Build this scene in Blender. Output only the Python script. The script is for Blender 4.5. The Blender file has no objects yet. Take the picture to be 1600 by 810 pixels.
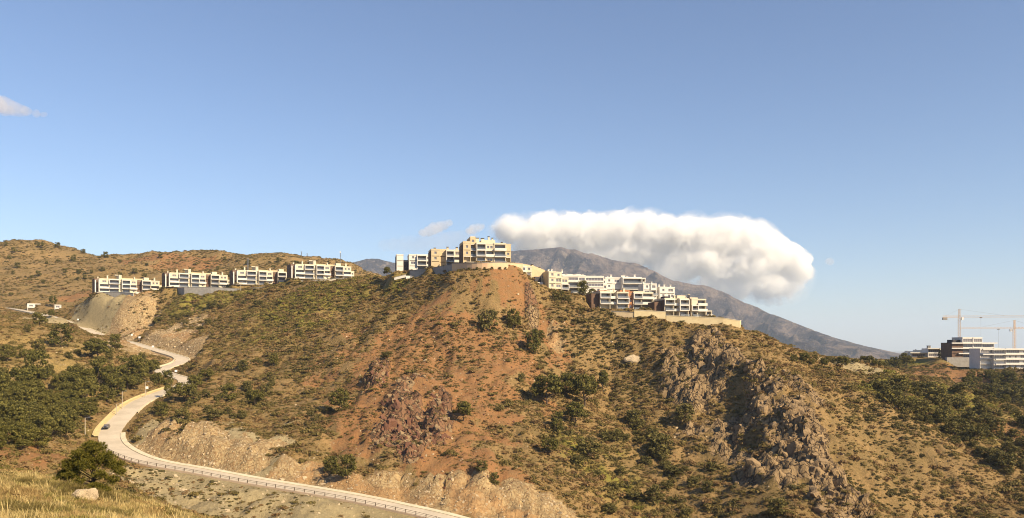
import bpy, bmesh, math, random, time
import numpy as np
from mathutils import Vector, Matrix
T0 = time.time()
R = math.radians
sc = bpy.context.scene
col = sc.collection

# ------------------------------------------------------------------ camera, sky, sun, exposure
F, CX, HY = 1300.0, 800.0, 545.0            # focal length and horizon of the photograph, in its pixels
cam_d = bpy.data.cameras.new('camera')
cam = bpy.data.objects.new('camera', cam_d); col.objects.link(cam)
cam_d.sensor_width = 36.0; cam_d.lens = 36.0 * F / 1600.0
cam_d.shift_y = (HY - 405.0) / 1600.0
cam_d.clip_start = 0.5; cam_d.clip_end = 60000
cam.location = (0, 0, 0); cam.rotation_euler = (R(90), 0, 0)
sc.camera = cam

SUN_EL, SUN_ROT = 34.0, 128.0               # elevation, azimuth clockwise from +Y (view direction)
wd = bpy.data.worlds.new('World'); sc.world = wd; wd.use_nodes = True
nt = wd.node_tree; nt.nodes.clear()
wo = nt.nodes.new('ShaderNodeOutputWorld'); bg = nt.nodes.new('ShaderNodeBackground')
sky = nt.nodes.new('ShaderNodeTexSky'); sky.sky_type = 'NISHITA'; sky.sun_disc = False
sky.sun_elevation = R(SUN_EL); sky.sun_rotation = R(SUN_ROT)
sky.altitude = 200; sky.air_density = 1.0; sky.dust_density = 0.35; sky.ozone_density = 3.2
bg.inputs[1].default_value = 0.074
tint = nt.nodes.new('ShaderNodeMix'); tint.data_type = 'RGBA'; tint.blend_type = 'MULTIPLY'; tint.inputs[0].default_value = 1.0
tint.inputs[7].default_value = (0.99, 0.98, 1.04, 1)          # the camera's faintly lavender white balance of the whole sky
nt.links.new(sky.outputs[0], tint.inputs[6]); nt.links.new(tint.outputs[2], bg.inputs[0]); nt.links.new(bg.outputs[0], wo.inputs[0])
sun_d = bpy.data.lights.new('sun', 'SUN'); sun_d.energy = 5.0; sun_d.angle = R(0.53); sun_d.color = (1.0, 0.81, 0.53)
sun = bpy.data.objects.new('sun', sun_d); col.objects.link(sun)
sdir = Vector((math.sin(R(SUN_ROT)) * math.cos(R(SUN_EL)), math.cos(R(SUN_ROT)) * math.cos(R(SUN_EL)), math.sin(R(SUN_EL))))
sun.rotation_euler = sdir.to_track_quat('Z', 'Y').to_euler()
sun.location = (200, -200, 300)
sc.view_settings.view_transform = 'Standard'; sc.view_settings.look = 'None'
sc.view_settings.exposure = 0.92; sc.view_settings.gamma = 1.0; sc.view_settings.use_curve_mapping = False
sc.render.engine = 'CYCLES'
cy = sc.cycles
cy.use_denoising = True; cy.denoising_prefilter = 'ACCURATE'; cy.filter_width = 1.05
cy.max_bounces = 14; cy.diffuse_bounces = 3; cy.glossy_bounces = 2; cy.transmission_bounces = 2
cy.volume_bounces = 12; cy.transparent_max_bounces = 8
cy.volume_step_rate = 0.09; cy.volume_max_steps = 256

# ------------------------------------------------------------------ helpers
rng = np.random.default_rng(11); random.seed(5)
def W(px, py, Y):                            # a point seen at a pixel of the photograph, Y metres ahead
    return Vector(((px - CX) / F * Y, Y, (HY - py) / F * Y))
def tag(o, label=None, cat=None, group=None, kind=None):
    if label: o['label'] = label
    if cat: o['category'] = cat
    if group: o['group'] = group
    if kind: o['kind'] = kind
    return o
def empty(name, loc, rz=0.0):
    o = bpy.data.objects.new(name, None); o.empty_display_size = 0.5
    o.location = loc; o.rotation_euler = (0, 0, rz); col.objects.link(o); return o
def link(name, me, parent=None, mat=None):
    if mat is not None and not me.materials: me.materials.append(mat)
    o = bpy.data.objects.new(name, me); col.objects.link(o)
    if parent is not None: o.parent = parent
    return o
def np_mesh(name, v, f, smooth=False):
    v = np.asarray(v, dtype=np.float32).reshape(-1, 3); f = np.asarray(f, dtype=np.int32)
    me = bpy.data.meshes.new(name); n = f.shape[1]
    me.vertices.add(len(v)); me.vertices.foreach_set('co', v.ravel())
    me.loops.add(f.size); me.loops.foreach_set('vertex_index', f.ravel())
    me.polygons.add(len(f)); me.polygons.foreach_set('loop_start', np.arange(0, f.size, n, dtype=np.int32))
    me.polygons.foreach_set('loop_total', np.full(len(f), n, dtype=np.int32))
    me.polygons.foreach_set('use_smooth', np.full(len(f), smooth, dtype=bool))
    me.update(calc_edges=True); return me
class MB:                                    # collects boxes, bars and prisms into one mesh
    def __init__(s): s.v = []; s.f = []
    def add(s, vs, fs):
        b = len(s.v); s.v += [tuple(x) for x in vs]; s.f += [tuple(i + b for i in f) for f in fs]; return s
    def box(s, x0, x1, y0, y1, z0, z1):
        return s.add([(x0,y0,z0),(x1,y0,z0),(x1,y1,z0),(x0,y1,z0),(x0,y0,z1),(x1,y0,z1),(x1,y1,z1),(x0,y1,z1)],
                     [(0,3,2,1),(4,5,6,7),(0,1,5,4),(1,2,6,5),(2,3,7,6),(3,0,4,7)])
    def bar(s, a, b, r, n=6, r2=None):
        a = Vector(a); b = Vector(b); d = (b - a).normalized()
        u = d.orthogonal().normalized(); w = d.cross(u); r2 = r if r2 is None else r2
        vs = []
        for k in range(n):
            t = 2 * math.pi * k / n; e = u * math.cos(t) + w * math.sin(t)
            vs.append(a + e * r)
        for k in range(n):
            t = 2 * math.pi * k / n; e = u * math.cos(t) + w * math.sin(t)
            vs.append(b + e * r2)
        fs = [(k, (k + 1) % n, n + (k + 1) % n, n + k) for k in range(n)] + [tuple(range(n))[::-1], tuple(range(n, 2 * n))]
        return s.add(vs, fs)
    def ring(s, x0, x1, z0, z1, y0, y1, t):  # rectangular frame in the xz plane
        s.box(x0, x0 + t, y0, y1, z0, z1); s.box(x1 - t, x1, y0, y1, z0, z1)
        s.box(x0 + t, x1 - t, y0, y1, z0, z0 + t); return s.box(x0 + t, x1 - t, y0, y1, z1 - t, z1)
    def build(s, name, mat, parent=None, smooth=False):
        me = bpy.data.meshes.new(name); me.from_pydata(s.v, [], s.f); me.update()
        if smooth: me.polygons.foreach_set('use_smooth', [True] * len(me.polygons))
        return link(name, me, parent, mat)
def kids(o): return KID.get(o.name, [])
def copy_tree(o, parent=None):
    c = o.copy(); col.objects.link(c); c.parent = parent
    for ch in list(o.children): copy_tree(ch, c)
    return c

# value noise -----------------------------------------------------------------
def _h(ix, iy, s):
    n = (ix.astype(np.int64) * 374761393 + iy.astype(np.int64) * 668265263 + s * 1442695041) & 0x7fffffff
    n = ((n ^ (n >> 13)) * 1274126177) & 0x7fffffff
    n = ((n ^ (n >> 16)) * 2246822519) & 0x7fffffff
    return ((n ^ (n >> 15)) & 0xffffff) / float(0xffffff)
def vn(x, y, s=0):
    ix = np.floor(x); iy = np.floor(y); fx = x - ix; fy = y - iy
    fx = fx * fx * fx * (fx * (fx * 6 - 15) + 10); fy = fy * fy * fy * (fy * (fy * 6 - 15) + 10)
    a = _h(ix, iy, s); b = _h(ix + 1, iy, s); c = _h(ix, iy + 1, s); d = _h(ix + 1, iy + 1, s)
    return (a + (b - a) * fx) * (1 - fy) + (c + (d - c) * fx) * fy
def fbm(x, y, s=0, o=4, g=0.5):
    t = 0; a = 1; n = 0
    for k in range(o):
        ca, sa = math.cos(0.7 * k + 0.3), math.sin(0.7 * k + 0.3)
        t = t + a * (vn((x * ca - y * sa) * 2**k + 7.3 * k, (x * sa + y * ca) * 2**k - 3.1 * k, s + k) * 2 - 1); n += a; a *= g
    return t / n
def ridged(x, y, s=0, o=4, g=0.5):
    t = 0; a = 1; n = 0
    for k in range(o):
        ca, sa = math.cos(0.9 * k), math.sin(0.9 * k)
        q = 1 - np.abs(vn((x * ca - y * sa) * 2**k + 5.7 * k, (x * sa + y * ca) * 2**k + 1.9 * k, s + k) * 2 - 1)
        t = t + a * q * q; n += a; a *= g
    return t / n
def sstep(a, b, x):
    t = np.clip((x - a) / (b - a), 0, 1); return t * t * (3 - 2 * t)

def _h3(ix, iy, iz, s): return _h(ix + 1619 * iz, iy + 31337 * iz, s)
def vn3(x, y, z, s=0):
    iz = np.floor(z); fz = z - iz; fz = fz * fz * (3 - 2 * fz); iz = iz.astype(np.int64)
    def pl(k):
        ix = np.floor(x); iy = np.floor(y); fx = x - ix; fy = y - iy; fx = fx * fx * (3 - 2 * fx); fy = fy * fy * (3 - 2 * fy)
        ix = ix.astype(np.int64); iy = iy.astype(np.int64)
        a = _h3(ix, iy, k, s); b = _h3(ix + 1, iy, k, s); c = _h3(ix, iy + 1, k, s); d = _h3(ix + 1, iy + 1, k, s)
        return (a + (b - a) * fx) * (1 - fy) + (c + (d - c) * fx) * fy
    return pl(iz) * (1 - fz) + pl(iz + 1) * fz
# materials -------------------------------------------------------------------
def new_mat(name):
    m = bpy.data.materials.new(name); m.use_nodes = True
    t = m.node_tree; return m, t, t.nodes['Principled BSDF']
def N(t, typ, **kw):
    n = t.nodes.new(typ)
    for k, v in kw.items(): setattr(n, k, v)
    return n
def mixc(t, fac, a, b, typ='MIX'):
    m = t.nodes.new('ShaderNodeMix'); m.data_type = 'RGBA'; m.blend_type = typ
    for s, v in ((0, fac), (6, a), (7, b)):
        if hasattr(v, 'is_output'): t.links.new(v, m.inputs[s])
        else: m.inputs[s].default_value = v if s == 0 else (*v, 1)
    return m.outputs[2]
def noise(t, scale, detail=4, rough=0.6, vec=None, dist=0.0):
    n = t.nodes.new('ShaderNodeTexNoise'); n.inputs['Scale'].default_value = scale
    n.inputs['Detail'].default_value = detail; n.inputs['Roughness'].default_value = rough; n.inputs['Distortion'].default_value = dist
    if vec is not None: t.links.new(vec, n.inputs['Vector'])
    return n.outputs['Fac']
def ramp(t, v, a, b):
    m = t.nodes.new('ShaderNodeMapRange'); m.interpolation_type = 'SMOOTHSTEP'
    m.inputs[1].default_value = a; m.inputs[2].default_value = b
    t.links.new(v, m.inputs[0]); return m.outputs[0]
def mul(t, a, b, op='MULTIPLY'):
    m = t.nodes.new('ShaderNodeMath'); m.operation = op
    for s, v in ((0, a), (1, b)):
        if hasattr(v, 'is_output'): t.links.new(v, m.inputs[s])
        else: m.inputs[s].default_value = v
    return m.outputs[0]
def objco(t): return t.nodes.new('ShaderNodeTexCoord').outputs['Object']
def bump(t, bs, h, strength, dist):
    b = t.nodes.new('ShaderNodeBump'); b.inputs['Strength'].default_value = strength; b.inputs['Distance'].default_value = dist
    t.links.new(h, b.inputs['Height']); t.links.new(b.outputs[0], bs.inputs['Normal'])
def surf(name, c, c2=None, scale=0.6, rough=0.85, bstr=0.25, bdist=0.05, spec=0.25):
    m, t, b = new_mat(name); co = objco(t)
    c2 = c2 or tuple(x * 0.78 for x in c)
    n1 = noise(t, scale, 6, 0.65, co); n2 = noise(t, scale * 9, 3, 0.6, co)
    cc = mixc(t, ramp(t, n1, 0.35, 0.68), c, c2)
    cc = mixc(t, mul(t, n2, 0.25), cc, tuple(x * 0.6 for x in c2))
    t.links.new(cc, b.inputs['Base Color']); b.inputs['Roughness'].default_value = rough
    b.inputs['Specular IOR Level'].default_value = spec
    if bstr: bump(t, b, n2, bstr, bdist)
    return m
def foliage(name, c, c2, c3=None, trans=0.25):
    m, t, b = new_mat(name)
    oi = t.nodes.new('ShaderNodeObjectInfo'); geo = t.nodes.new('ShaderNodeNewGeometry')
    cc = mixc(t, oi.outputs['Random'], c, c2)
    cc = mixc(t, ramp(t, geo.outputs['Random Per Island'], 0.35, 1.0), cc, c3 or tuple(min(1, x * 1.9) for x in c))
    t.links.new(cc, b.inputs['Base Color']); b.inputs['Roughness'].default_value = 0.75
    b.inputs['Specular IOR Level'].default_value = 0.15
    tr = t.nodes.new('ShaderNodeBsdfTranslucent'); t.links.new(cc, tr.inputs[0])
    ms = t.nodes.new('ShaderNodeMixShader'); ms.inputs[0].default_value = trans
    t.links.new(b.outputs[0], ms.inputs[1]); t.links.new(tr.outputs[0], ms.inputs[2])
    t.links.new(ms.outputs[0], t.nodes['Material Output'].inputs[0])
    return m
M = {}
M['cream'] = surf('cream_render', (0.62, 0.55, 0.42), (0.54, 0.475, 0.36))
M['white'] = surf('white_render', (0.68, 0.645, 0.59), (0.60, 0.565, 0.515))
M['tan'] = surf('tan_render', (0.56, 0.45, 0.29), (0.48, 0.385, 0.25))
M['ochre'] = surf('ochre_render', (0.60, 0.47, 0.29), (0.52, 0.40, 0.245))
M['brown'] = surf('brown_cladding', (0.16, 0.095, 0.065), (0.11, 0.07, 0.05))
M['grey'] = surf('grey_concrete', (0.33, 0.31, 0.29), (0.25, 0.235, 0.22))
M['darkgrey'] = surf('dark_cladding', (0.07, 0.065, 0.075), (0.05, 0.045, 0.05))
M['terra'] = surf('terracotta', (0.42, 0.20, 0.10), (0.34, 0.16, 0.08))
M['paving'] = surf('terrace_paving', (0.42, 0.36, 0.28))
M['wallcream'] = surf('rendered_terrace_wall', (0.66, 0.55, 0.33), (0.56, 0.45, 0.27), scale=0.25)
M['wallpink'] = surf('pinkish_terrace_wall', (0.56, 0.36, 0.24), (0.62, 0.46, 0.28), scale=0.12)
M['metal'] = surf('grey_metal', (0.20, 0.20, 0.21), rough=0.5, bstr=0)
M['rust'] = surf('brown_metal', (0.10, 0.07, 0.05), rough=0.6, bstr=0)
M['crane'] = surf('crane_paint', (0.62, 0.36, 0.10), (0.55, 0.30, 0.09), rough=0.5, bstr=0)
M['signwhite'] = surf('sign_white', (0.75, 0.74, 0.72), rough=0.5, bstr=0)
M['bark'] = surf('bark', (0.10, 0.07, 0.05), (0.06, 0.045, 0.035), scale=4)
m, t, b = new_mat('window_glass'); M['glass'] = m
b.inputs['Base Color'].default_value = (0.15, 0.138, 0.155, 1); b.inputs['Roughness'].default_value = 0.22
b.inputs['Specular IOR Level'].default_value = 0.7
m, t, b = new_mat('railing_glass'); M['rail'] = m
b.inputs['Base Color'].default_value = (0.22, 0.24, 0.27, 1); b.inputs['Roughness'].default_value = 0.15; b.inputs['Alpha'].default_value = 0.45
M['pine'] = foliage('pine_needles', (0.060, 0.059, 0.014), (0.098, 0.086, 0.021), (0.18, 0.155, 0.038), 0.15)
M['bushleaf'] = foliage('bush_leaves', (0.062, 0.058, 0.017), (0.105, 0.088, 0.027), (0.18, 0.15, 0.046), 0.15)
M['nearpine'] = foliage('near_pine_needles', (0.085, 0.083, 0.013), (0.085, 0.083, 0.013), (0.28, 0.235, 0.04), 0.35)
M['sh_olive'] = foliage('olive_scrub', (0.125, 0.100, 0.030), (0.17, 0.125, 0.042), (0.21, 0.16, 0.055))
M['sh_brown'] = foliage('brown_scrub', (0.17, 0.108, 0.048), (0.23, 0.14, 0.06), (0.28, 0.185, 0.08))
M['sh_straw'] = foliage('straw_scrub', (0.25, 0.17, 0.065), (0.33, 0.215, 0.085), (0.38, 0.27, 0.11))
M['sh_dark'] = foliage('dark_scrub', (0.075, 0.066, 0.024), (0.105, 0.085, 0.032), (0.14, 0.115, 0.042))
M['sh_green'] = foliage('green_scrub', (0.13, 0.125, 0.024), (0.18, 0.16, 0.034), (0.23, 0.20, 0.05))
M['straw'] = foliage('dry_grass', (0.42, 0.30, 0.115), (0.53, 0.39, 0.165), (0.58, 0.46, 0.21), 0.3)
M['gstraw'] = foliage('greenish_grass', (0.17, 0.155, 0.04), (0.26, 0.215, 0.06), (0.34, 0.28, 0.09), 0.3)

# ------------------------------------------------------------------ terrain heights
# (pixel x, pixel y, metres ahead): points read from the photograph with an estimate of their distance
CP = [
 # grassy mound in the foreground
 (-150,815,40),(0,812,42),(150,812,44),(262,815,50),(400,860,60),(0,744,76),(60,746,78),(100,752,76),(130,786,64),(185,794,68),(225,812,62),(-150,743,80),
 # bank and wooded slope beside the road
 (40,748,110),(30,712,160),(100,712,195),(0,690,205),(90,688,250),(-150,690,190),(140,690,272),
 (0,640,255),(100,640,300),(0,600,300),(100,600,335),(200,602,355),(232,590,378),(-150,600,290),
 # grassy spur left of the road
 (0,545,375),(60,530,405),(120,545,405),(200,565,415),(0,500,430),(60,508,465),(120,522,490),(175,535,470),(-150,500,420),(210,556,440),(240,578,412),
 (20,492,520),(60,500,540),
 # slope under the road
 (230,745,246),(230,775,232),(300,800,222),(400,785,228),(450,812,215),(560,800,222),(650,820,212),(200,760,225),(260,830,215),(500,840,205),
 # cut bank above the road
 (205,690,270),(225,660,290),(280,668,284),(260,700,268),(330,690,272),(400,705,268),(450,735,256),(520,735,258),(600,748,250),(700,765,246),(760,790,238),(640,775,243),
 # slope above the bank
 (260,630,330),(310,600,365),(330,640,320),(420,660,300),(300,565,425),(380,560,400),(480,600,350),(250,560,450),(330,530,470),(500,520,420),
 (180,522,540),(240,510,548),(300,500,545),(220,480,572),(140,475,585),(100,490,600),(400,480,520),(480,450,545),(560,436,520),(600,470,455),
 (155,461,592),(250,459,592),(270,456,592),(360,450,588),(370,448,588),(460,440,582),(550,436,576),
 # central hill
 (620,432,478),(690,426,446),(765,423,428),(812,424,430),(650,470,425),(700,500,390),(560,540,385),(580,600,335),(660,600,322),(640,660,290),(630,710,266),(520,660,295),(540,700,275),(700,700,268),
 (760,480,398),(780,560,360),(760,640,306),(760,710,266),(830,480,412),(850,560,372),(850,640,316),(840,720,268),(850,780,242),(900,815,238),
 # gully right of the nose
 (920,520,398),(950,570,388),(960,640,350),(985,720,300),(985,812,258),(1060,760,284),(1080,690,312),(1050,600,362),(1000,540,392),
 # right ridge
 (880,462,424),(930,482,416),(1000,496,410),(1080,503,404),(1150,512,398),(1110,545,374),(1190,585,336),(1230,650,300),(1265,740,262),(1310,815,236),(1165,720,296),(1150,640,330),
 (1235,560,382),(1330,606,350),(1450,682,312),(1600,762,280),(1700,815,262),(1350,700,296),(1450,760,278),(1450,815,256),(1600,815,258),(1380,815,244),
 # valley and slopes to the right
 (1400,592,560),(1350,600,560),(1450,625,505),(1520,660,470),(1600,705,430),(1600,640,500),(1700,700,440),(1540,605,545),(1600,592,556),(1700,600,550),(1400,580,620),(1320,580,690),(1480,574,600),(1545,579,578),(1600,580,572),(1700,580,570),(1440,570,640),(1500,566,630),
 (1260,570,760),(1200,560,900),(1300,566,850),(1400,562,850),(1600,560,800),(1800,570,700),
 # hills behind, left
 (-150,480,640),(0,470,700),(60,455,760),(130,440,780),(-200,400,950),(0,420,860),(100,405,900),(-100,385,1000),(0,376,1010),(58,372,1010),(100,380,1010),(150,392,1020),(200,403,1040),(260,403,1050),(330,404,1050),(420,405,1040),(500,407,1020),(560,412,1000),(600,440,950),
 (250,440,760),(350,432,740),(450,428,720),(560,433,700),(-250,376,1000),(300,420,850),(420,418,830),
]
WP = [  # world points nobody sees: backs of ridges and valley floors
 (0,2,-1.7),(-15,3,-1.5),(15,3,-2.5),(0,22,-6.5),(-20,22,-6),(25,25,-9),(40,60,-22),(60,110,-44),(100,160,-58),(0,140,-54),(-40,150,-48),(0,185,-54),(80,200,-60),(170,180,-62),(-70,130,-36),(-120,90,-14),(-60,170,-38),
 (200,110,-55),(320,200,-66),(150,60,-30),
 (0,500,30),(-60,540,38),(60,500,14),(120,480,0),(150,520,-12),(40,600,6),(-40,650,28),(100,650,-12),(200,440,-14),(240,400,-28),(250,350,-46),(260,480,-38),(200,560,-22),(300,330,-62),(330,400,-56),(220,700,-20),(100,900,-14),(-100,800,44),
 (-100,1200,30),(-400,1250,60),(-600,1250,70),(-800,1100,110),(-800,800,70),(-500,700,38),(-400,500,18),(-330,400,8),(-260,300,-6),(-200,220,-14),(-180,140,-12),(-140,60,-7),
 (200,1200,-18),(600,1200,-20),(900,900,-14),(700,500,-40),(600,400,-46),(400,280,-60),(-900,1300,60),(0,1400,-18),(900,1400,-25),(-400,1400,40),(900,300,-50),(600,150,-60),(-800,400,20),(-500,200,-5),(-800,100,10),(500,20,-40),(-300,20,-4),
]
P = [tuple(W(*p)) for p in CP] + WP
P = np.array(P, dtype=np.float64)
def mq(d2): return np.sqrt(d2 + 14.0**2)
A = mq(((P[:, None, :2] - P[None, :, :2])**2).sum(-1)); n = len(P)
B = np.zeros((n + 3, n + 3)); B[:n, :n] = A - np.eye(n) * 1.2; B[:n, n] = 1; B[:n, n + 1:] = P[:, :2]; B[n, :n] = 1; B[n + 1:, :n] = P[:, :2].T
CF = np.linalg.solve(B, np.r_[P[:, 2], 0, 0, 0])
def base_h(x, y):
    s = x.shape; x = x.ravel(); y = y.ravel(); out = CF[n] + CF[n + 1] * x + CF[n + 2] * y
    for i in range(n): out += CF[i] * mq((x - P[i, 0])**2 + (y - P[i, 1])**2)
    return out.reshape(s)
def axis(lo, hi, d0, d1, step, grow, gmax=14.0):
    a = list(np.arange(d0, d1, step)); s = step
    while a[-1] < hi: s = min(s * grow, gmax); a.append(a[-1] + s)
    s = step; pre = []; x = d0
    while x > lo: s = min(s * grow, gmax); x -= s; pre.append(x)
    return np.array(pre[::-1] + a)
GX = axis(-900, 950, -215, 215, 1.25, 1.012); GY = axis(-10, 1420, 195, 440, 1.15, 1.010, 9.0)
XX, YY = np.meshgrid(GX, GY)
ZZ = base_h(XX, YY)

# road centre line: (px, py, Y)
RD = [(-80,478,720),(-20,480,690),(12,482,664),(42,487,632),(85,497,592),(130,513,562),(165,527,540),(200,535,510),(228,543,488),(262,553,468),(286,561,453),(276,569,440),(254,575,428),(252,581,419),(270,587,409),(291,594,398),(284,603,383),(258,612,362),(217,629,334),(188,655,309),(171,678,292),(180,699,277),(228,721,263),(310,736,256),(400,753,249),(480,766,243),(560,780,237),(630,795,231),(688,808,226),(770,832,218),(870,866,208),(970,905,196)]
rp = np.array([tuple(W(*p)) for p in RD])
def catmull(p, per=2.0):
    out = []
    q = np.vstack([2 * p[0] - p[1], p, 2 * p[-1] - p[-2]])
    for i in range(1, len(q) - 2):
        L = np.linalg.norm(q[i + 1] - q[i]); k = max(2, int(L / per))
        for j in range(k):
            t = j / k
            out.append(0.5 * ((2 * q[i]) + (-q[i - 1] + q[i + 1]) * t + (2 * q[i - 1] - 5 * q[i] + 4 * q[i + 1] - q[i + 2]) * t * t + (-q[i - 1] + 3 * q[i] - 3 * q[i + 1] + q[i + 2]) * t**3))
    out.append(p[-1]); return np.array(out)
road = catmull(rp, 1.6)
for _ in range(12): road[1:-1] = 0.25 * road[:-2] + 0.5 * road[1:-1] + 0.25 * road[2:]
def road_dist(x, y):
    best = np.full(x.shape, 1e9); zz = np.zeros(x.shape); 
    for p in road:
        d = (x - p[0])**2 + (y - p[1])**2; m_ = d < best; best = np.where(m_, d, best); zz = np.where(m_, p[2], zz)
    return np.sqrt(best), zz
near_road = np.zeros(XX.shape, bool)
rd = np.full(XX.shape, 1e3); rz = np.zeros(XX.shape)
sel = (XX > -520) & (XX < 120) & (YY > 180) & (YY < 760)
rd[sel], rz[sel] = road_dist(XX[sel], YY[sel])

# rock crags and gullies
def blob(x, y, cx, cy_, rx, ry, ang=0.0):
    c, s = math.cos(ang), math.sin(ang); dx, dy = x - cx, y - cy_
    u = (dx * c + dy * s) / rx; v = (-dx * s + dy * c) / ry
    return np.exp(-(u * u + v * v))
def grid_hit_fn(Z):
    def H(x, y):
        i = np.clip(np.searchsorted(GX, x) - 1, 0, len(GX) - 2); j = np.clip(np.searchsorted(GY, y) - 1, 0, len(GY) - 2)
        u = np.clip((x - GX[i]) / (GX[i + 1] - GX[i]), 0, 1); v = np.clip((y - GY[j]) / (GY[j + 1] - GY[j]), 0, 1)
        return (Z[j, i] * (1 - u) + Z[j, i + 1] * u) * (1 - v) + (Z[j + 1, i] * (1 - u) + Z[j + 1, i + 1] * u) * v
    return H
def make_hit(H, y0=30.0):
    ys = np.concatenate([np.arange(y0, 700, 0.7), np.arange(700, 1400, 2.5)])
    def hit(px, py, ymin=0):
        x = (px - CX) / F * ys; z = (HY - py) / F * ys; h = H(x, ys)
        k = np.nonzero((h >= z) & (ys >= ymin))[0]
        if len(k) == 0: return None
        y = ys[k[0]]; X = (px - CX) / F * y
        return Vector((X, y, float(H(np.array([X]), np.array([y]))[0])))
    return hit
hit0 = make_hit(grid_hit_fn(ZZ))
def zblobs(lst, x, y):
    """ellipses on the ground round the spot seen at a pixel; radii in pixels there"""
    out = np.zeros(x.shape)
    for (px, py, rx, ry, *a) in lst:
        c = hit0(px, py)
        if c is None: continue
        u = hit0(px, py - ry); d = hit0(px, py + ry)
        yy = [q.y for q in (u, d) if q is not None and abs(q.y - c.y) < 120]
        ryw = max(4.0, max(abs(q - c.y) for q in yy)) if yy else 10.0
        out = np.maximum(out, blob(x, y, c.x, c.y, rx * c.y / F, ryw) * (a[0] if a else 1))
    return np.clip(out, 0, 1)
Zs = [  # colour of the ground, by place
 ('red', [(800,470,40,40,.7),(860,520,40,60,.6),(640,560,120,60),(700,620,110,70),(600,640,90,60),(760,560,70,60,.8),(720,720,90,35),(780,740,50,25),(660,520,70,40,.8),(540,560,60,40,.6),(820,560,40,60,.6),(300,410,60,6),(240,405,50,4),(120,462,40,8,.7),(40,712,60,16,.8),(1560,665,30,18,.7),(560,690,70,40,.7),(860,600,40,60,.5),(1490,578,50,12,.9),(1440,585,50,10,.6),(1545,590,40,8,.7)]),
 ('pale', [(600,768,70,24),(700,778,90,26),(820,778,80,28),(770,790,60,20),(480,735,70,22),(380,705,70,24),(300,690,60,26),(240,680,40,26),(520,750,50,14),(250,530,60,22),(200,515,40,14),(290,545,30,14),(880,790,50,20,.8),(870,520,30,50,.5),(900,470,30,30,.35),(120,560,80,24,.35),(20,560,60,30,.3),(40,590,50,20,.3)]),
 ('scree', [(300,775,140,34),(450,790,140,26),(230,765,60,24),(580,800,70,14),(150,488,60,18),(190,480,40,14),(110,490,30,12),(1350,578,70,8,.8),(220,670,40,24,.7)]),
 ('rock', [(1070,600,40,60,.8),(1080,660,40,40,.6),(1140,560,26,30,.7),(1210,740,60,50,.6),(1340,790,40,40,.6),(1110,545,34,26),(1100,600,40,30,.9),(1190,600,34,30),(1230,660,46,50),(1280,730,40,50),(1180,650,36,40,.9),(1300,780,40,40,.8),(625,660,38,50),(684,652,24,44),(640,690,50,30,.8),(590,590,24,24,.8),(640,610,40,40,.4),(832,495,12,26,.9),(840,535,20,20,.5),(1140,690,40,40,.6),(640,705,40,26,.6),(1250,600,30,26,.6)]),
 ('green', [(330,470,120,24,.6),(480,470,140,30,.6),(450,440,100,14,.5),(640,440,60,12,.7),(560,450,90,20,.5),(1450,640,120,24,.8),(1430,605,90,12),(1500,632,40,12),(1400,618,50,12),(1395,572,60,6),(1380,575,60,6),(1560,640,60,16,.7),(960,740,90,60,.42),(900,700,50,40,.5),(1000,790,80,40,.38),(160,500,30,8,.6),(60,640,120,50,.4),(1490,620,40,18,.9)]),
 ('grass', [(95,572,70,20,.7),(25,585,50,22,.7),(40,530,60,16,.6),(130,545,50,12,.55),(110,605,40,10,.5),(100,790,220,45),(0,770,200,45),(250,800,80,25)]),
]
zone = {k: zblobs(v, XX, YY) for k, v in Zs}
wob = fbm(XX / 9.0, YY / 9.0, 41, 4, 0.6)
for k in zone:
    if k != 'grass': zone[k] = sstep(0.22, 0.62, zone[k] + (0.55 if k == 'red' else 0.36) * wob * sstep(0.0, 0.25, zone[k])) * (zone[k] > 0.03)
near = 1 - sstep(500, 800, YY)
slopeamp = sstep(90, 230, YY)
g1 = fbm(XX / 46, YY / 46, 3, 3); g2 = fbm(XX / 15, YY / 15, 9, 4, 0.55); g3 = fbm(XX / 4.2, YY / 4.2, 17, 3, 0.6)
gul = ridged(XX / 26 + 0.6 * g1, YY / 60 + 0.4 * g1, 23, 3)
ZN = (2.0 * g1 + 1.5 * g2) * (0.25 + 0.75 * slopeamp) + 0.8 * g3 * (0.4 + 0.6 * slopeamp) - 4.6 * (gul - 0.4) * slopeamp - 1.6 * (ridged(XX / 8 + .5 * g2, YY / 26, 29, 3) - .4) * slopeamp
far = sstep(620, 900, YY)
ZN += far * (9 * fbm(XX / 130, YY / 130, 71, 4) - 9 * (ridged(XX / 120, YY / 160, 77, 3) - 0.4))
# crags: blocky, stepped, steep
ca = ridged(XX / 13, YY / 17, 51, 4, 0.6); cb = vn(XX / 3.2 + 2 * g3, YY / 4.5, 57); cc_ = ridged(XX / 5.5, YY / 7.5, 61, 3, 0.6)
crag = zone['rock'] * (3.0 * (ca - 0.35) + 4.5 * (ridged(XX / 5.0 + .4 * g3, YY / 17, 53, 3) - .4) + 1.8 * np.round(cb * 3) / 3 + 3.6 * (cc_ - 0.4) + 2.8 * (vn(XX / 2.1, YY / 2.8, 67) - 0.5) + 1.2 * (_h(np.floor(XX / 1.3), np.floor(YY / 1.3), 69) - .5))
bank = (zone['pale'] + .5 * zone['red']) * (1.6 * (cc_ - 0.4) + 1.1 * (vn(XX / 2.4, YY / 3, 63) - 0.5) + 2.2 * (ridged(XX / 3.4, YY / 12, 65, 3) - .4)) * (YY < 430)
ZZ = ZZ + ZN + crag + bank
rc = sstep(4.6, 14, rd); ZZ = np.where(rd < 60, rz - 0.25 + (ZZ - rz + 0.25) * rc, ZZ)

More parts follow.
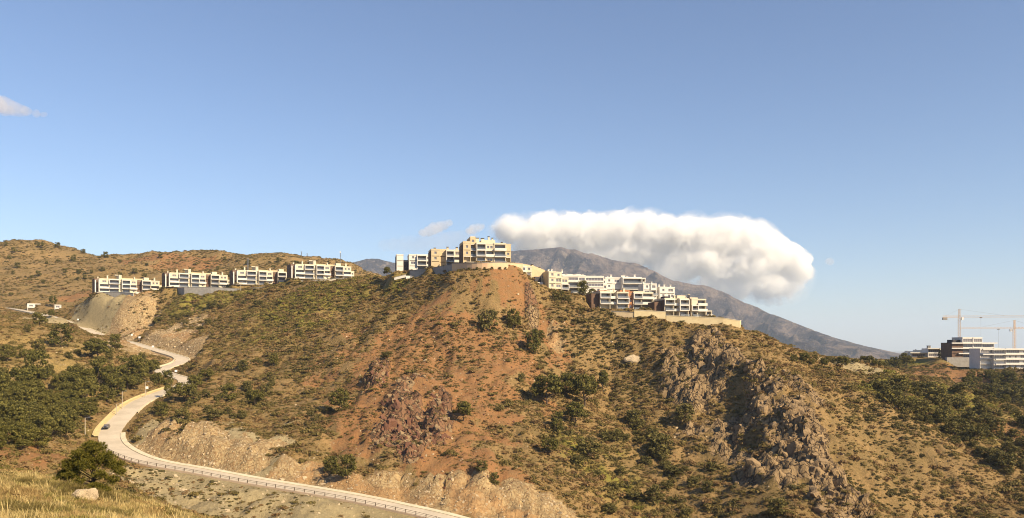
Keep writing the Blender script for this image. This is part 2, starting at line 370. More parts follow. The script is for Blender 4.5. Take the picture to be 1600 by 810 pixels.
# ground that meets walls and ridge lines where the photograph shows it
ANCH = [(640,435,462),(661,430,452),(680,428.5,444),(700,427,434),(712,424,424),(721,421.5,420),(738,420.5,416),(757,420,414.5),(775,420.3,415),(792,420.8,417),(806,421.5,420),(815,424,423),(824,428,428),(832,434,430),(840,443,432),(852,450,432),(866,456,432),(880,459,432),(894,461,432),(908,464,432),(926,472,424),(940,479,418),(954,487,414),(964,492,411),(978,496,409),(990,496.5,408),(1010,494.5,407),(1020,495,407),(1035,499,406),(1048,503,404.5),(1060,504,404),(1090,505.5,402.5),(1120,506,401),(1140,507,400.5),(1155,511,400),(1172,524,396),(1190,536,392),(1210,548,386),
 (150,463,580),(188,464,573),(210,464.5,568),(224,461,574),(245,456,580),(268,458,582),(290,461.5,568),(330,460.5,566),(360,461,566),(386,458,566),(416,451,563),(440,446,562),(460,443.5,564),(480,441,563),(520,441.5,562),(545,437,562),(562,433,556),(580,431,530),(600,434,500),(620,436,470)]
for _ in range(3):
    num = np.zeros(XX.shape); den = np.zeros(XX.shape); Hc = grid_hit_fn(ZZ)
    for a_ in ANCH:
        w_ = W(*a_); dz = w_.z - float(Hc(np.array([w_.x]), np.array([w_.y]))[0]); g_ = np.exp(-((XX - w_.x)**2 + (YY - w_.y)**2) / (2 * 6.5**2)); num += g_ * dz; den += g_
    ZZ += num / np.maximum(den, 1.0)
def clampfront(seg, depth=70.0, eps=0.8):
    seg = np.array(sorted(seg)); PXv = XX * F / np.maximum(YY, 1) + CX; ok = (PXv > seg[0, 0]) & (PXv < seg[-1, 0])
    Ya = np.interp(PXv, seg[:, 0], seg[:, 2]); lim = (HY - np.interp(PXv, seg[:, 0], seg[:, 1]) - eps) / F * np.minimum(YY, Ya); beh = np.interp(PXv, [900, 940], [2.3, 4.2])
    w_ = ok & (YY < Ya + beh) & (YY > Ya - depth); ex = np.maximum(ZZ - lim, 0); ZZ[w_] -= ex[w_] * 1.0
clampfront([a for a in ANCH if a[0] >= 640]); clampfront([a for a in ANCH if a[0] <= 620])
# level pads under the buildings (px, py of the base, Y, half width, depth, rotation)
PADS = []
def pad(px, py, Y, hw, dep, rot, drop=0.3, soft=7.0):
    p = W(px, py, Y); PADS.append((p, rot))
    c, s = math.cos(rot), math.sin(rot); dx, dy = XX - p.x, YY - p.y
    u = dx * c + dy * s; v = -dx * s + dy * c
    d = np.hypot(np.maximum(np.abs(u) - hw, 0), np.maximum(np.abs(v - dep / 2 + 1) - dep / 2 - 1, 0))
    w = 1 - sstep(0.5, soft, d)
    ZZ[:] = ZZ * (1 - w) + (p.z - drop) * w
    fr_ = (np.abs(u) < hw + 5) & (v > -15) & (v < 1); ZZ[fr_] = np.minimum(ZZ[fr_], p.z - drop)
    for k in zone: zone[k] *= (1 - w)
    return p
LB = [(203, 459, 596, R(33)), (311, 450, 594, R(32)), (416, 446, 590, R(29)), (506, 437, 584, R(28))]
for (px, py, Y, r_) in LB: pad(px, py, Y, 22, 15, r_, 0.4, 5)
pad(649, 424, 470, 11, 13, R(14), 0.3, 5); pad(698, 418, 452, 9, 13, R(14), 0.3, 5)
pad(762, 411, 432, 12.5, 16, R(10), 0.5, 5)
pad(980, 484, 428, 18, 16, R(14), 0.4, 4); pad(1078, 495, 420, 16, 16, R(14), 0.4, 4)
pad(900, 462, 452, 22, 14, R(4), 0.4); pad(978, 462, 462, 14, 12, R(10), 0.4)
pad(842, 446, 446, 12, 14, R(16), 0.4)
pad(1521, 561, 625, 24, 24, R(-6), 0.4, 12); pad(1590, 577, 590, 30, 26, R(-14), 0.4, 12); pad(1457, 558, 660, 18, 16, R(0), 0.4)
H = grid_hit_fn(ZZ); hit = make_hit(H)
def ground(x, y): return float(H(np.array([float(x)]), np.array([float(y)]))[0])

nx, ny = len(GX), len(GY)
idx = np.arange(nx * ny).reshape(ny, nx)
quads = np.stack([idx[:-1, :-1], idx[:-1, 1:], idx[1:, 1:], idx[1:, :-1]], -1).reshape(-1, 4)
me = np_mesh('terrain', np.stack([XX, YY, ZZ], -1), quads, True)
for nm, (a, b_, c) in {'zone_a': ('red', 'pale', 'rock'), 'zone_b': ('green', 'scree', 'grass')}.items():
    at = me.attributes.new(nm, 'FLOAT_COLOR', 'POINT')
    at.data.foreach_set('color', np.stack([zone[a], zone[b_], zone[c], np.ones_like(XX)], -1).astype(np.float32).ravel())
m, t, b = new_mat('hillside_ground'); M['terrain'] = m
co = objco(t)
za = N(t, 'ShaderNodeAttribute', attribute_name='zone_a'); zb = N(t, 'ShaderNodeAttribute', attribute_name='zone_b')
sa = N(t, 'ShaderNodeSeparateColor'); sb = N(t, 'ShaderNodeSeparateColor')
t.links.new(za.outputs[0], sa.inputs[0]); t.links.new(zb.outputs[0], sb.inputs[0])
n_l = noise(t, 0.035, 5, 0.6, co, 0.5); n_m = noise(t, 0.22, 6, 0.7, co, 0.4); n_f = noise(t, 1.1, 5, 0.7, co); n_ff = noise(t, 3.0, 4, 0.7, co)
def sharp(o, k=1.0):
    a_ = mul(t, mul(t, n_m, .5, 'SUBTRACT'), .9 * k); b2_ = mul(t, mul(t, n_f, .5, 'SUBTRACT'), .7 * k)
    return mul(t, ramp(t, mul(t, o, mul(t, a_, b2_, 'ADD'), 'ADD'), .42, .60), ramp(t, o, .0, .12))
class _S: pass
za_, zb_ = _S(), _S(); za_.outputs = [sharp(sa.outputs[0], 1.3), sharp(sa.outputs[1]), sharp(sa.outputs[2])]; zb_.outputs = [sb.outputs[0], sharp(sb.outputs[1]), sb.outputs[2]]
sa, sb = za_, zb_
mpv = t.nodes.new('ShaderNodeMapping'); mpv.inputs['Scale'].default_value = (.42, .30, .20); t.links.new(co, mpv.inputs[0])
wrp = t.nodes.new('ShaderNodeVectorMath'); wrp.operation = 'ADD'; nzv = t.nodes.new('ShaderNodeTexNoise'); nzv.inputs['Scale'].default_value = .5; t.links.new(co, nzv.inputs['Vector']); t.links.new(mpv.outputs[0], wrp.inputs[0]); t.links.new(nzv.outputs['Color'], wrp.inputs[1])
vor = t.nodes.new('ShaderNodeTexVoronoi'); vor.feature = 'DISTANCE_TO_EDGE'; vor.inputs['Scale'].default_value = 1.0; t.links.new(wrp.outputs[0], vor.inputs['Vector'])
crack = ramp(t, vor.outputs['Distance'], 0.0, 0.10)
c0 = mixc(t, ramp(t, n_l, 0.38, 0.62), (0.255, 0.168, 0.074), (0.190, 0.132, 0.056))
c0 = mixc(t, ramp(t, n_m, 0.48, 0.70), c0, (0.30, 0.19, 0.085))
c0 = mixc(t, mul(t, ramp(t, n_f, 0.46, 0.62), 0.6), c0, (0.135, 0.096, 0.038))
c0 = mixc(t, mul(t, ramp(t, n_ff, 0.55, 0.7), 0.5), c0, (0.36, 0.25, 0.12))
grn = mixc(t, ramp(t, n_m, 0.4, 0.65), (0.165, 0.155, 0.026), (0.25, 0.205, 0.042))
c0 = mixc(t, mul(t, sb.outputs[0], 0.85), c0, grn)
red = mixc(t, ramp(t, n_m, 0.38, 0.66), (0.285, 0.132, 0.056), (0.22, 0.122, 0.058))
red = mixc(t, mul(t, ramp(t, n_f, 0.5, 0.7), 0.6), red, (0.30, 0.185, 0.085))
c0 = mixc(t, mul(t, sa.outputs[0], 0.78), c0, red)
scr = mixc(t, ramp(t, n_m, 0.35, 0.65), (0.34, 0.275, 0.155), (0.27, 0.215, 0.12)); scr = mixc(t, mul(t, ramp(t, n_f, 0.5, 0.7), 0.5), scr, (0.20, 0.15, 0.08))
c0 = mixc(t, sb.outputs[1], c0, scr)
pal = mixc(t, ramp(t, n_m, 0.38, 0.62), (0.43, 0.315, 0.165), (0.30, 0.225, 0.125)); pal = mixc(t, ramp(t, n_f, 0.46, 0.62), pal, (0.25, 0.155, 0.075)); pal = mixc(t, mul(t, ramp(t, n_l, 0.50, 0.60), .6), pal, (0.36, 0.20, 0.085))
pal = mixc(t, mul(t, mul(t, crack, .42), .58, 'ADD'), (0.17, 0.11, 0.058), pal)
c0 = mixc(t, sa.outputs[1], c0, pal)
rok = mixc(t, ramp(t, n_m, 0.38, 0.62), (0.31, 0.212, 0.112), (0.185, 0.128, 0.070)); rok = mixc(t, mul(t, ramp(t, n_f, 0.5, 0.68), 0.8), rok, (0.38, 0.275, 0.15))
rok = mixc(t, mul(t, sa.outputs[0], 0.7), rok, (0.17, 0.078, 0.046))
rok = mixc(t, crack, (0.07, 0.048, 0.032), rok)
c0 = mixc(t, sa.outputs[2], c0, rok)
c0 = mixc(t, sb.outputs[2], c0, mixc(t, ramp(t, n_f, 0.4, 0.6), (0.36, 0.255, 0.09), (0.24, 0.175, 0.06)))
t.links.new(c0, b.inputs['Base Color']); b.inputs['Roughness'].default_value = 0.95; b.inputs['Specular IOR Level'].default_value = 0.1
hgt = mul(t, mul(t, mul(t, n_f, 0.7), mul(t, n_ff, 0.3), 'ADD'), mul(t, crack, mul(t, mul(t, mul(t, sa.outputs[1], .4), sa.outputs[2], 'ADD'), .35)), 'ADD'); bump(t, b, hgt, 1.0, 0.9)
terrain = link('terrain', me, None, m); tag(terrain, kind='structure')
print('terrain', len(quads), time.time() - T0)

# plain out to the horizon
m = surf('plain_ground', (0.14, 0.12, 0.06), (0.20, 0.16, 0.085), scale=0.004, bstr=0)
plain = MB().add([(-20500, -350, -95), (20500, -350, -95), (20500, 29800, -95), (-20500, 29800, -95)], [(0, 1, 2, 3)]).build('plain', m)
tag(plain, kind='structure')

# ------------------------------------------------------------------ mountain far behind
PR = np.array([(-400,470),(0,450),(300,436),(440,424),(520,415),(545,408),(562,404),(575,402),(590,401),(605,405),(620,409),(660,404),(720,394),(770,388),(800,385),(830,383),(870,387),(905,391),(930,395),(960,403),(1000,413),(1050,431),(1100,443),(1130,453),(1165,470),(1200,487),(1250,507),(1300,526),(1350,541),(1400,552),(1460,557),(1700,560)], float)
YM = 6400.0
MX = np.arange(-3600, 4600, 20.0); MY = np.arange(3000, 7800, 22.0)
mx, my = np.meshgrid(MX, MY)
ridge = np.interp(mx * F / YM + CX, PR[:, 0], (HY - PR[:, 1]) / F * YM)
tt = np.clip((my - 3300) / (YM - 3300), 0, 1)
back = np.clip((my - YM) / 1600, 0, 1)
prof = 0.06 * sstep(0.0, 0.4, tt) + 0.94 * tt**1.7
sp = ridged(mx / 900 + 0.35 * fbm(mx / 1500, my / 1500, 5), my / 2600, 83, 5, 0.55); sp2 = fbm(mx / 330, my / 330, 87, 5, 0.6)
mz = -70 + (ridge + 70) * prof * (1 - 0.75 * sstep(0, 1, back))
env = np.sin(np.pi * np.clip(tt, 0, 1) ** 1.3) * np.clip((ridge + 40) / 600, 0.05, 1)
sp3 = ridged(mx / 420 + 0.5 * sp2, my / 700 + .2 * sp2, 91, 4, 0.6)
env = (env + 0.10 * tt) * np.clip((ridge + 10) / 480, .06, 1)
env = env * (1 - .95 * sstep(.88, 1.0, tt)) * .25 * (1 - .6 * sstep(1150, 1350, mx * F / YM + CX))
mz = mz + 1.2 * env * (430 * (sp - 0.45) + 130 * sp2 + 260 * (sp3 - .45) + 60 * fbm(mx / 110, my / 110, 95, 3, .6)) + 22 * sp2 * sstep(0.6, 1.0, tt) * np.clip((ridge + 20) / 400, 0, 1) * (1 - sstep(0.9, 1.0, tt) * 0.5)
nb = 0.06 * sstep(-0.2, 0.4, sp2)
lim_ = np.interp(mx / my * F + CX, PR[:, 0], (HY - PR[:, 1] - .6) / F) * my
mz = np.where((my < YM - 60) & (lim_ > -40), np.minimum(mz, lim_ - 8 * (1 - tt)), mz)
car = sstep(0, .35, tt) * np.clip((ridge + 20) / 420, .04, 1) * (1 - .85 * sstep(.95, 1.0, tt))
wv = 220 * fbm(mx / 700, my / 700, 97, 3); r1 = ridged((mx + wv + .25 * my) / 760, my / 2300, 93, 4, .55); r2_ = ridged((mx - wv - .2 * my) / 260, my / 700, 99, 4, .6)
mz = mz - car * (330 * (1 - r1) ** 1.6 + 150 * (1 - r2_) ** 1.3) + car * 120
mz = np.where((my < YM - 60) & (lim_ > -40), np.minimum(mz, lim_ - 2), mz)
idx = np.arange(mx.size).reshape(mx.shape)
q = np.stack([idx[:-1, :-1], idx[:-1, 1:], idx[1:, 1:], idx[1:, :-1]], -1).reshape(-1, 4)
m, t, b = new_mat('mountain_rock_scrub_and_shadow'); co = objco(t)
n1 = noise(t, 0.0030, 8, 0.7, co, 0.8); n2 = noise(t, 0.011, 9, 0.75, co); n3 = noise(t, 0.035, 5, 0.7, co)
sx = N(t, 'ShaderNodeSeparateXYZ'); t.links.new(co, sx.inputs[0])
hz = ramp(t, sx.outputs[2], 200, 750)
cm = mixc(t, ramp(t, n1, 0.42, 0.60), (0.045, 0.038, 0.046), (0.23, 0.175, 0.145))  # purplish dark scrub patches; cloud shadow on the slopes is painted in with them
cm = mixc(t, mul(t, ramp(t, n2, 0.52, 0.66), mul(t, hz, 0.85, 'MULTIPLY')), cm, (0.36, 0.29, 0.23))
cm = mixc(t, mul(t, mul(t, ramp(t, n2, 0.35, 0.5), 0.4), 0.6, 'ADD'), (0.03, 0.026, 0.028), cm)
cm = mixc(t, mul(t, ramp(t, n3, 0.54, 0.68), 0.5), cm, (0.30, 0.24, 0.19)); 
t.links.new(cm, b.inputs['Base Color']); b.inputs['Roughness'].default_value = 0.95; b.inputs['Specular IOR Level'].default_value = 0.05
bump(t, b, n2, 1.0, 90)
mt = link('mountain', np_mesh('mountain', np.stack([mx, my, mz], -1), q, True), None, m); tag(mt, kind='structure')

# ------------------------------------------------------------------ road, kerbs, guard rail
tang = np.gradient(road[:, :2], axis=0); tang /= np.linalg.norm(tang, axis=1)[:, None]
left = np.stack([-tang[:, 1], tang[:, 0]], 1)          # towards the hillside
def ribbon(name, i0, i1, prof, mat):
    """sweep a cross-section [(offset to the left, height)] along the road"""
    p = road[i0:i1]; l = left[i0:i1]; k = len(prof); v = np.zeros((len(p), k, 3))
    for j, (o, z) in enumerate(prof): v[:, j, :2] = p[:, :2] + l * o; v[:, j, 2] = p[:, 2] + z
    f = [(i * k + j, i * k + j + 1, (i + 1) * k + j + 1, (i + 1) * k + j) for i in range(len(p) - 1) for j in range(k - 1)]
    return link(name, np_mesh(name, v, f), None, mat)
def ridx(px, py, Y):
    w = W(px, py, Y); return int(np.argmin((road[:, 0] - w.x)**2 + (road[:, 1] - w.y)**2))
M['asphalt'] = surf('worn_asphalt', (0.54, 0.46, 0.36), (0.44, 0.375, 0.29), scale=0.15, rough=0.9)
M['concrete'] = surf('pale_concrete', (0.62, 0.55, 0.40), (0.52, 0.45, 0.32), scale=0.4)
M['sandy'] = surf('sandy_yellow_wall', (0.58, 0.45, 0.23), (0.50, 0.38, 0.19), scale=0.4)
M['pinkconc'] = surf('pinkish_concrete', (0.52, 0.40, 0.29), (0.44, 0.34, 0.25), scale=0.4)
rd_o = ribbon('road', 0, len(road), [(-3.6, -0.5), (-3.5, 0.0), (-2, 0.05), (0, 0.08), (2, 0.05), (3.5, 0.0), (3.6, -0.5)][::-1], M['asphalt'])
tag(rd_o, kind='structure')
ia, ib, ic = ridx(270, 608, 370), ridx(165, 685, 287), ridx(186, 705, 273)
k1 = ribbon('kerb_hillside', ridx(171, 678, 292), len(road), [(3.4, -0.3), (3.4, 0.22), (5.0, 0.4), (5.1, -0.6)][::-1], M['concrete']); tag(k1, kind='structure')
k2 = ribbon('kerb_hillside', 0, ridx(196, 648, 316), [(3.4, -0.3), (3.4, 0.18), (4.1, 0.22), (4.2, -0.6)][::-1], M['concrete']); tag(k2, kind='structure')
vw = ribbon('roadside_wall', ia - 4, ib, [(-5.5, -1.5), (-5.4, 0.6), (-5.0, 0.6), (-4.9, 0.2), (-3.5, 0.12), (-3.4, -0.4)][::-1], M['sandy'])
tag(vw, 'low sandy yellow wall along the outer edge of the road bend above the pines', 'wall')
vw2 = ribbon('roadside_wall', 0, ridx(254, 577, 426), [(-4.4, -1.5), (-4.3, 0.55), (-3.9, 0.55), (-3.8, -0.4)][::-1], M['concrete'])
tag(vw2, 'pale concrete parapet along the far upper stretch of the road', 'wall')
gr = empty('guard_rail', tuple(road[ic])); tag(gr, 'dark post guard rail on a pinkish kerb along the lower road', 'guard rail')
def off(i, o, z): return Vector((road[i, 0] + left[i, 0] * o - road[ic, 0], road[i, 1] + left[i, 1] * o - road[ic, 1], road[i, 2] + z - road[ic, 2]))
pk = ribbon('kerb_beam', ic, len(road), [(-4.6, -1.6), (-4.5, 0.28), (-3.9, 0.28), (-3.8, -0.4)][::-1], M['pinkconc'])
pk.parent = gr; pk.matrix_parent_inverse = Matrix.Translation(-gr.location)
rb = MB()
for i in range(ic, len(road) - 2, 2): rb.bar(off(i, -4.2, 1.15), off(i + 2, -4.2, 1.15), 0.06, 4); rb.bar(off(i, -4.2, 0.75), off(i + 2, -4.2, 0.75), 0.04, 4)
rb.build('rail', M['rust'], gr)
pm = MB().box(-.09, .09, -.09, .09, 0, 1.25); pmesh = bpy.data.meshes.new('post'); pmesh.from_pydata(pm.v, [], pm.f); pmesh.materials.append(M['rust'])
acc = 0.0
for i in range(ic, len(road) - 2):
    acc += float(np.linalg.norm(road[i + 1] - road[i]))
    if acc >= 2.2: acc = 0; o = link('post', pmesh, gr); o.location = off(i, -4.2, 0.0)

# ------------------------------------------------------------------ foliage meshes
def leaf_tris(c, nrm, size, jit=0.7, asp=1.0):
    """one triangle pair-ish leaf clump per point: c (n,3), nrm outward (n,3)"""
    k = len(c); nr = nrm + rng.normal(0, jit, (k, 3)); nr /= np.linalg.norm(nr, axis=1)[:, None] + 1e-9
    u = np.cross(nr, rng.normal(0, 1, (k, 3))); u /= np.linalg.norm(u, axis=1)[:, None] + 1e-9; w = np.cross(nr, u)
    s = size * rng.uniform(0.6, 1.4, (k, 1))
    a = c + u * s; b_ = c - u * s * 0.6 + w * s * asp * rng.uniform(.6, 1.1, (k, 1)); d = c - u * s * 0.5 - w * s * asp * rng.uniform(.6, 1.1, (k, 1))
    v = np.stack([a, b_, d], 1).reshape(-1, 3); f = np.arange(3 * k).reshape(-1, 3)
    return v, f
def shrub_mesh(name, mat, lobes, per, size, flat=0.7, spread=0.55):
    V = []; Fc = []; n0 = 0
    for i in range(lobes):
        a = rng.uniform(0, 6.28); r_ = spread * math.sqrt(rng.uniform(0, 1)); c = np.array([r_ * math.cos(a), r_ * math.sin(a), flat * rng.uniform(.25, .55)])
        rad = rng.uniform(.32, .6)
        d = rng.normal(0, 1, (per, 3)); d[:, 2] = np.abs(d[:, 2]) * 0.9 - 0.15; d /= np.linalg.norm(d, axis=1)[:, None]
        pts = c + d * rad * np.array([1, 1, flat]) * rng.uniform(.75, 1.05, (per, 1))
        v, f = leaf_tris(pts, d, size, 0.45); V.append(v); Fc.append(f + n0); n0 += len(v)
    me = np_mesh(name, np.vstack(V), np.vstack(Fc)); me.materials.append(mat); return me
def crown_mesh(name, mat, lobes, per, size, shape='round', thin=1.0):
    """crown about 1 wide and 1 tall, base at z=0"""
    V = []; Fc = []; n0 = 0
    for i in range(lobes):
        if shape == 'round':
            z = rng.uniform(.18, .92); rr = .40 * math.sqrt(max(0.02, 1 - ((z - .48) / .56)**2)); rad = rng.uniform(.08, .21)
        elif shape == 'umbrella':
            z = rng.uniform(.42, .92); rr = .46 * math.sqrt(max(.03, 1 - ((z - .55) / .42)**2)); rad = rng.uniform(.09, .15)
        else:
            z = (i + .5) / lobes * .92; rr = .30 * (1 - z) ** .9; rad = .05 + .09 * (1 - z)
        a = rng.uniform(0, 6.28); q_ = rr * math.sqrt(rng.uniform(.25, 1)); c = np.array([q_ * math.cos(a), q_ * math.sin(a), z])
        d = rng.normal(0, 1, (per, 3)); d /= np.linalg.norm(d, axis=1)[:, None]
        pts = c + d * rad * np.array([1.15, 1.15, .72]) * rng.uniform(.55, 1.08, (per, 1))
        v, f = leaf_tris(pts, d, size, 0.5); V.append(v); Fc.append(f + n0); n0 += len(v)
    me = np_mesh(name, np.vstack(V), np.vstack(Fc)); me.materials.append(mat); return me
def trunk_mesh(name, limbs=5, top=.75, r=.035):
    b_ = MB(); p = Vector((0, 0, -.12)); pts = [p]
    for k in range(4): pts.append(Vector((random.uniform(-.04, .04), random.uniform(-.04, .04), -.12 + (top + .12) * (k + 1) / 4)))
    for k in range(4): b_.bar(pts[k], pts[k + 1], r * (1 - k / 5), 6, r * (1 - (k + 1) / 5))
    for k in range(limbs):
        a = random.uniform(0, 6.28); h = random.uniform(.25, .6) * top; q_ = Vector((0, 0, h))
        b_.bar(q_, q_ + Vector((.28 * math.cos(a), .28 * math.sin(a), .18)), r * .5, 5, r * .15)
    me = bpy.data.meshes.new(name); me.from_pydata(b_.v, [], b_.f); me.update(); me.materials.append(M['bark']); return me
CROWNS = {'round': [crown_mesh('pine_crown', M['pine'], k_, 60, .036) for k_ in (30, 34, 38, 32)] + [crown_mesh('pine_crown', M['pine'], k_, 64, .034, 'umbrella') for k_ in (38, 44)],
          'umbrella': [crown_mesh('pine_crown', M['pine'], 30, 60, .034, 'umbrella') for _ in range(3)],
          'bush': [crown_mesh('bush_crown', M['bushleaf'], k_, 50, .045) for k_ in (24, 28, 32, 36)],
          'cone': [crown_mesh('conifer_crown', M['pine'], 40, 34, .035, 'cone') for _ in range(2)]}
TRUNKS = [trunk_mesh('trunk') for _ in range(3)]
TREE_XY = []
def tree(name, px, py, wpx, hpx, label, cat, shape='round', group=None, Y=None, yaw=None):
    """tree whose foot is seen at a pixel; width and height in pixels there"""
    p = hit(px, py) if Y is None else W(px, py, Y)
    if p is None: return None
    if Y is not None: p.z = ground(p.x, p.y)
    s = p.y / F; w = wpx * s; h = hpx * s * 1.04
    e = empty(name, p - Vector((0, 0, .05 * h)), random.uniform(0, 6.28) if yaw is None else yaw)
    tag(e, label, cat, group)
    c = link('crown', random.choice(CROWNS[shape]), e); c.scale = (w, w * random.uniform(.9, 1.1), h)
    if shape == 'bush': c.location.z = -.10 * h
    tr = link('trunk', random.choice(TRUNKS), e); tr.scale = (h * .9, h * .9, h * (.8 if shape != 'cone' else 1.05))
    TREE_XY.append((p.x, p.y, w)); return e

# trees one can point to
ONE = [
 (62,509,25,21,'dark rounded pine on the grassy spur below the far upper road','tree','round'),
 (95,541,42,36,'broad dark pine clump on the grassy spur, larger of the two upper ones','tree','round'),
 (43,520,12,14,'small lone bush on the grassy spur left of the broad dark pine','bush','bush'),
 (152,566,44,38,'wide dark pine group hugging the outer side of the road bend','tree','round'),
 (180,548,22,26,'pine leaning over the road just above the wide dark group','tree','round'),
 (57,596,46,50,'tall dark pine standing alone on the pale slope at the far left','tree','round'),
 (12,566,24,28,'dark pine at the left edge of the photo on the pale slope','tree','round'),
 (34,560,14,20,'small pine beside the left edge pine on the pale slope','tree','round'),
 (52,562,20,18,'low dark bush in front of the broad pine clump','bush','bush'),
 (83,482,12,20,'slim dark tree by the gatehouse on the far upper road','tree','round'),
 (80,497,10,14,'small dark tree below the gatehouse beside the road','tree','round'),
 (222,566,16,17,'small dark bush at the inside of the far road bend','bush','bush'),
 (288,630,42,34,'large dark pine just right of the road kink','tree','round'),
 (264,622,16,30,'slim pine at the road edge beside the large dark one','tree','round'),
 (250,652,26,24,'pine at the top edge of the pale cut above the road','tree','round'),
 (283,662,30,26,'dark bush on top of the pale cut bank','bush','bush'),
 (336,658,26,20,'olive bush right of the pale cut top','bush','bush'),
 (355,627,30,26,'round dark pine on the brown slope right of the road','tree','round'),
 (398,636,26,28,'dark pine right of the round one on the brown slope','tree','round'),
 (386,612,18,18,'small bush above the two pines on the brown slope','bush','bush'),
 (530,642,36,34,'lone round dark pine left of the red crags','tree','round'),
 (724,659,34,32,'lone round dark pine right of the red crags','tree','round'),
 (517,743,28,30,'smaller of two pines above the road cut','tree','round'),
 (543,749,36,38,'larger of two pines above the road cut','tree','round'),
 (604,558,22,10,'flat spreading bush on bare red soil','bush','bush'),
 (467,526,12,13,'small round bush on the green upper slope','bush','bush'),
 (428,574,16,22,'small tree on the slope left of the red soil','tree','round'),
 (416,620,20,24,'olive tree shaped bush left of the lone pine','bush','bush'),
 (752,736,22,18,'dark bush on the orange earth above the road','bush','bush'),
 (772,758,18,22,'dark shrub on the orange scar near the road','bush','bush'),
 (762,518,34,38,'dark bushy thicket high on the nose of the hill','bush','bush'),
 (803,516,24,34,'upright dark tree left of the rock pinnacle','tree','round'),
 (832,553,26,40,'dark tree at the foot of the rock pinnacle','tree','round'),
 (846,532,12,16,'small tree right of the rock pinnacle foot','tree','round'),
 (814,597,12,16,'small lone shrub on pale soil left of the gully grove','bush','bush'),
 (855,634,50,50,'broad dark tree at the upper left of the gully grove','tree','round'),
 (884,622,36,40,'middle dark tree of the gully grove','tree','round'),
 (912,634,46,52,'tall dark tree at the upper right of the gully grove','tree','round'),
 (942,614,20,36,'slim tree standing just right of the gully grove','tree','round'),
 (900,668,38,40,'lower dark tree under the gully grove','tree','round'),
 (870,677,28,34,'round tree below left of the gully grove','tree','round'),
 (859,714,28,30,'lone round tree below the gully grove','tree','round'),
 (920,716,40,34,'low dark tree on the gully floor','bush','bush'),
 (1028,712,52,40,'widest dark bush in the middle of the gully','bush','bush'),
 (1069,660,34,32,'dark bush at the foot of the left dark crag','bush','bush'),
 (1022,786,32,32,'dark bush low in the gully near the bottom','bush','bush'),
 (983,520,11,15,'small dark bush below the terrace wall','bush','bush'),
 (911,466,20,26,'dark tree beside the white curved apartment block','tree','round'),
 (925,470,14,18,'small tree against the brown wall','tree','round'),
 (872,470,22,18,'green bush below the tan gabled house','bush','bush'),
 (886,474,16,14,'low bush right of the tan gabled house','bush','bush'),
 (605,433,14,16,'round tree left of the white parked van','tree','round'),
 (262,604,22,26,'dark pine in front of the road kink','tree','round'),
 (238,584,30,22,'dark pine below the far road bend, left of the road','tree','round'),
 (212,574,22,18,'low pine left of the far road bend','tree','round'),
 (305,612,26,26,'pine right of the large dark one by the road kink','tree','round'),
 (322,598,24,22,'dark pine on the slope above the road kink','tree','round'),
 (990,660,30,22,'olive bush on the gully side','bush','bush'),
 (960,690,22,18,'small bush between the gully trees','bush','bush'),
 (1215,805,40,30,'dark bush below the right dark crag','bush','bush'),
]
for (px, py, w, h, lab, cat, shp) in ONE: tree('pine_tree' if cat == 'tree' else 'bush', px, py, w, h, lab, cat, shp)
tree('pine_tree', 3, 492, 26, 38, 'bright yellow green bush cut by the left edge of the photo', 'tree', 'bush', Y=300)
# stands of trees
def inpoly(x, y, poly):
    c = False; j = len(poly) - 1
    for i in range(len(poly)):
        if (poly[i][1] > y) != (poly[j][1] > y) and x < (poly[j][0] - poly[i][0]) * (y - poly[i][1]) / (poly[j][1] - poly[i][1]) + poly[i][0]: c = not c
        j = i
    return c
def stand(poly, count, w0, w1, name, noun, place, cat, shape, group, mind=0.55, hr=(.8, 1.1)):
    xs = [p[0] for p in poly]; ys = [p[1] for p in poly]; tries = 0; pts = []
    while len(pts) < count and tries < count * 30:
        tries += 1; px = random.uniform(min(xs), max(xs)); py = random.uniform(min(ys), max(ys))
        if not inpoly(px, py, poly): continue
        w = w0 + (w1 - w0) * random.random() ** 1.4
        if any(math.hypot(px - a, (py - b) * 1.6) < mind * (w + c) / 2 for a, b, c in pts): continue
        p = hit(px, py)
        if p is None: continue
        k = np.min((road[:, 0] - p.x)**2 + (road[:, 1] - p.y)**2)
        if k < (5.5 + .45 * w * p.y / F)**2: continue
        pts.append((px, py, w))
    def terc(v, vals, names):
        q_ = sorted(vals); return names[0] if v <= q_[len(q_) // 3] else (names[1] if v <= q_[2 * len(q_) // 3] else names[2])
    X_, Y_, W_ = [[p[k] for p in pts] for k in range(3)]
    for (px, py, w) in pts:
        sz = terc(w, W_, ('small', 'medium sized', 'large')); hp = terc(px, X_, ('left', 'middle', 'right')); vp = terc(py, Y_, ('back', 'centre', 'front'))
        tree(name, px, py, w, w * random.uniform(*hr), '%s %s, %s %s of %s' % (sz, noun, vp, hp, place), cat, shape, group)
    return len(pts)
stand([(-20,612),(90,604),(170,596),(232,588),(262,600),(236,618),(200,634),(172,668),(120,684),(60,704),(-20,712)], 75, 22, 46, 'pine_tree', 'dark green pine', 'the dense stand left of the road', 'tree', 'round', 'pines in the dense stand left of the road', .42)
stand([(60,545),(180,560),(230,580),(150,600),(40,600)], 9, 12, 22, 'bush', 'dark bush', 'the grassy slope above the pine stand', 'bush', 'bush', 'bushes above the pine stand', .9)
stand([(290,640),(330,585),(420,560),(440,600),(420,660),(340,665)], 16, 12, 22, 'bush', 'olive bush', 'the brown slope right of the road kink', 'bush', 'bush', 'bushes on the slope right of the road', .9)
stand([(1345,592),(1400,600),(1480,612),(1600,612),(1612,760),(1560,735),(1500,700),(1440,665),(1380,625)], 62, 14, 40, 'bush', 'dark bush', 'the valley side below the building site', 'bush', 'bush', 'bushes on the valley side', .55, (.6, .85))
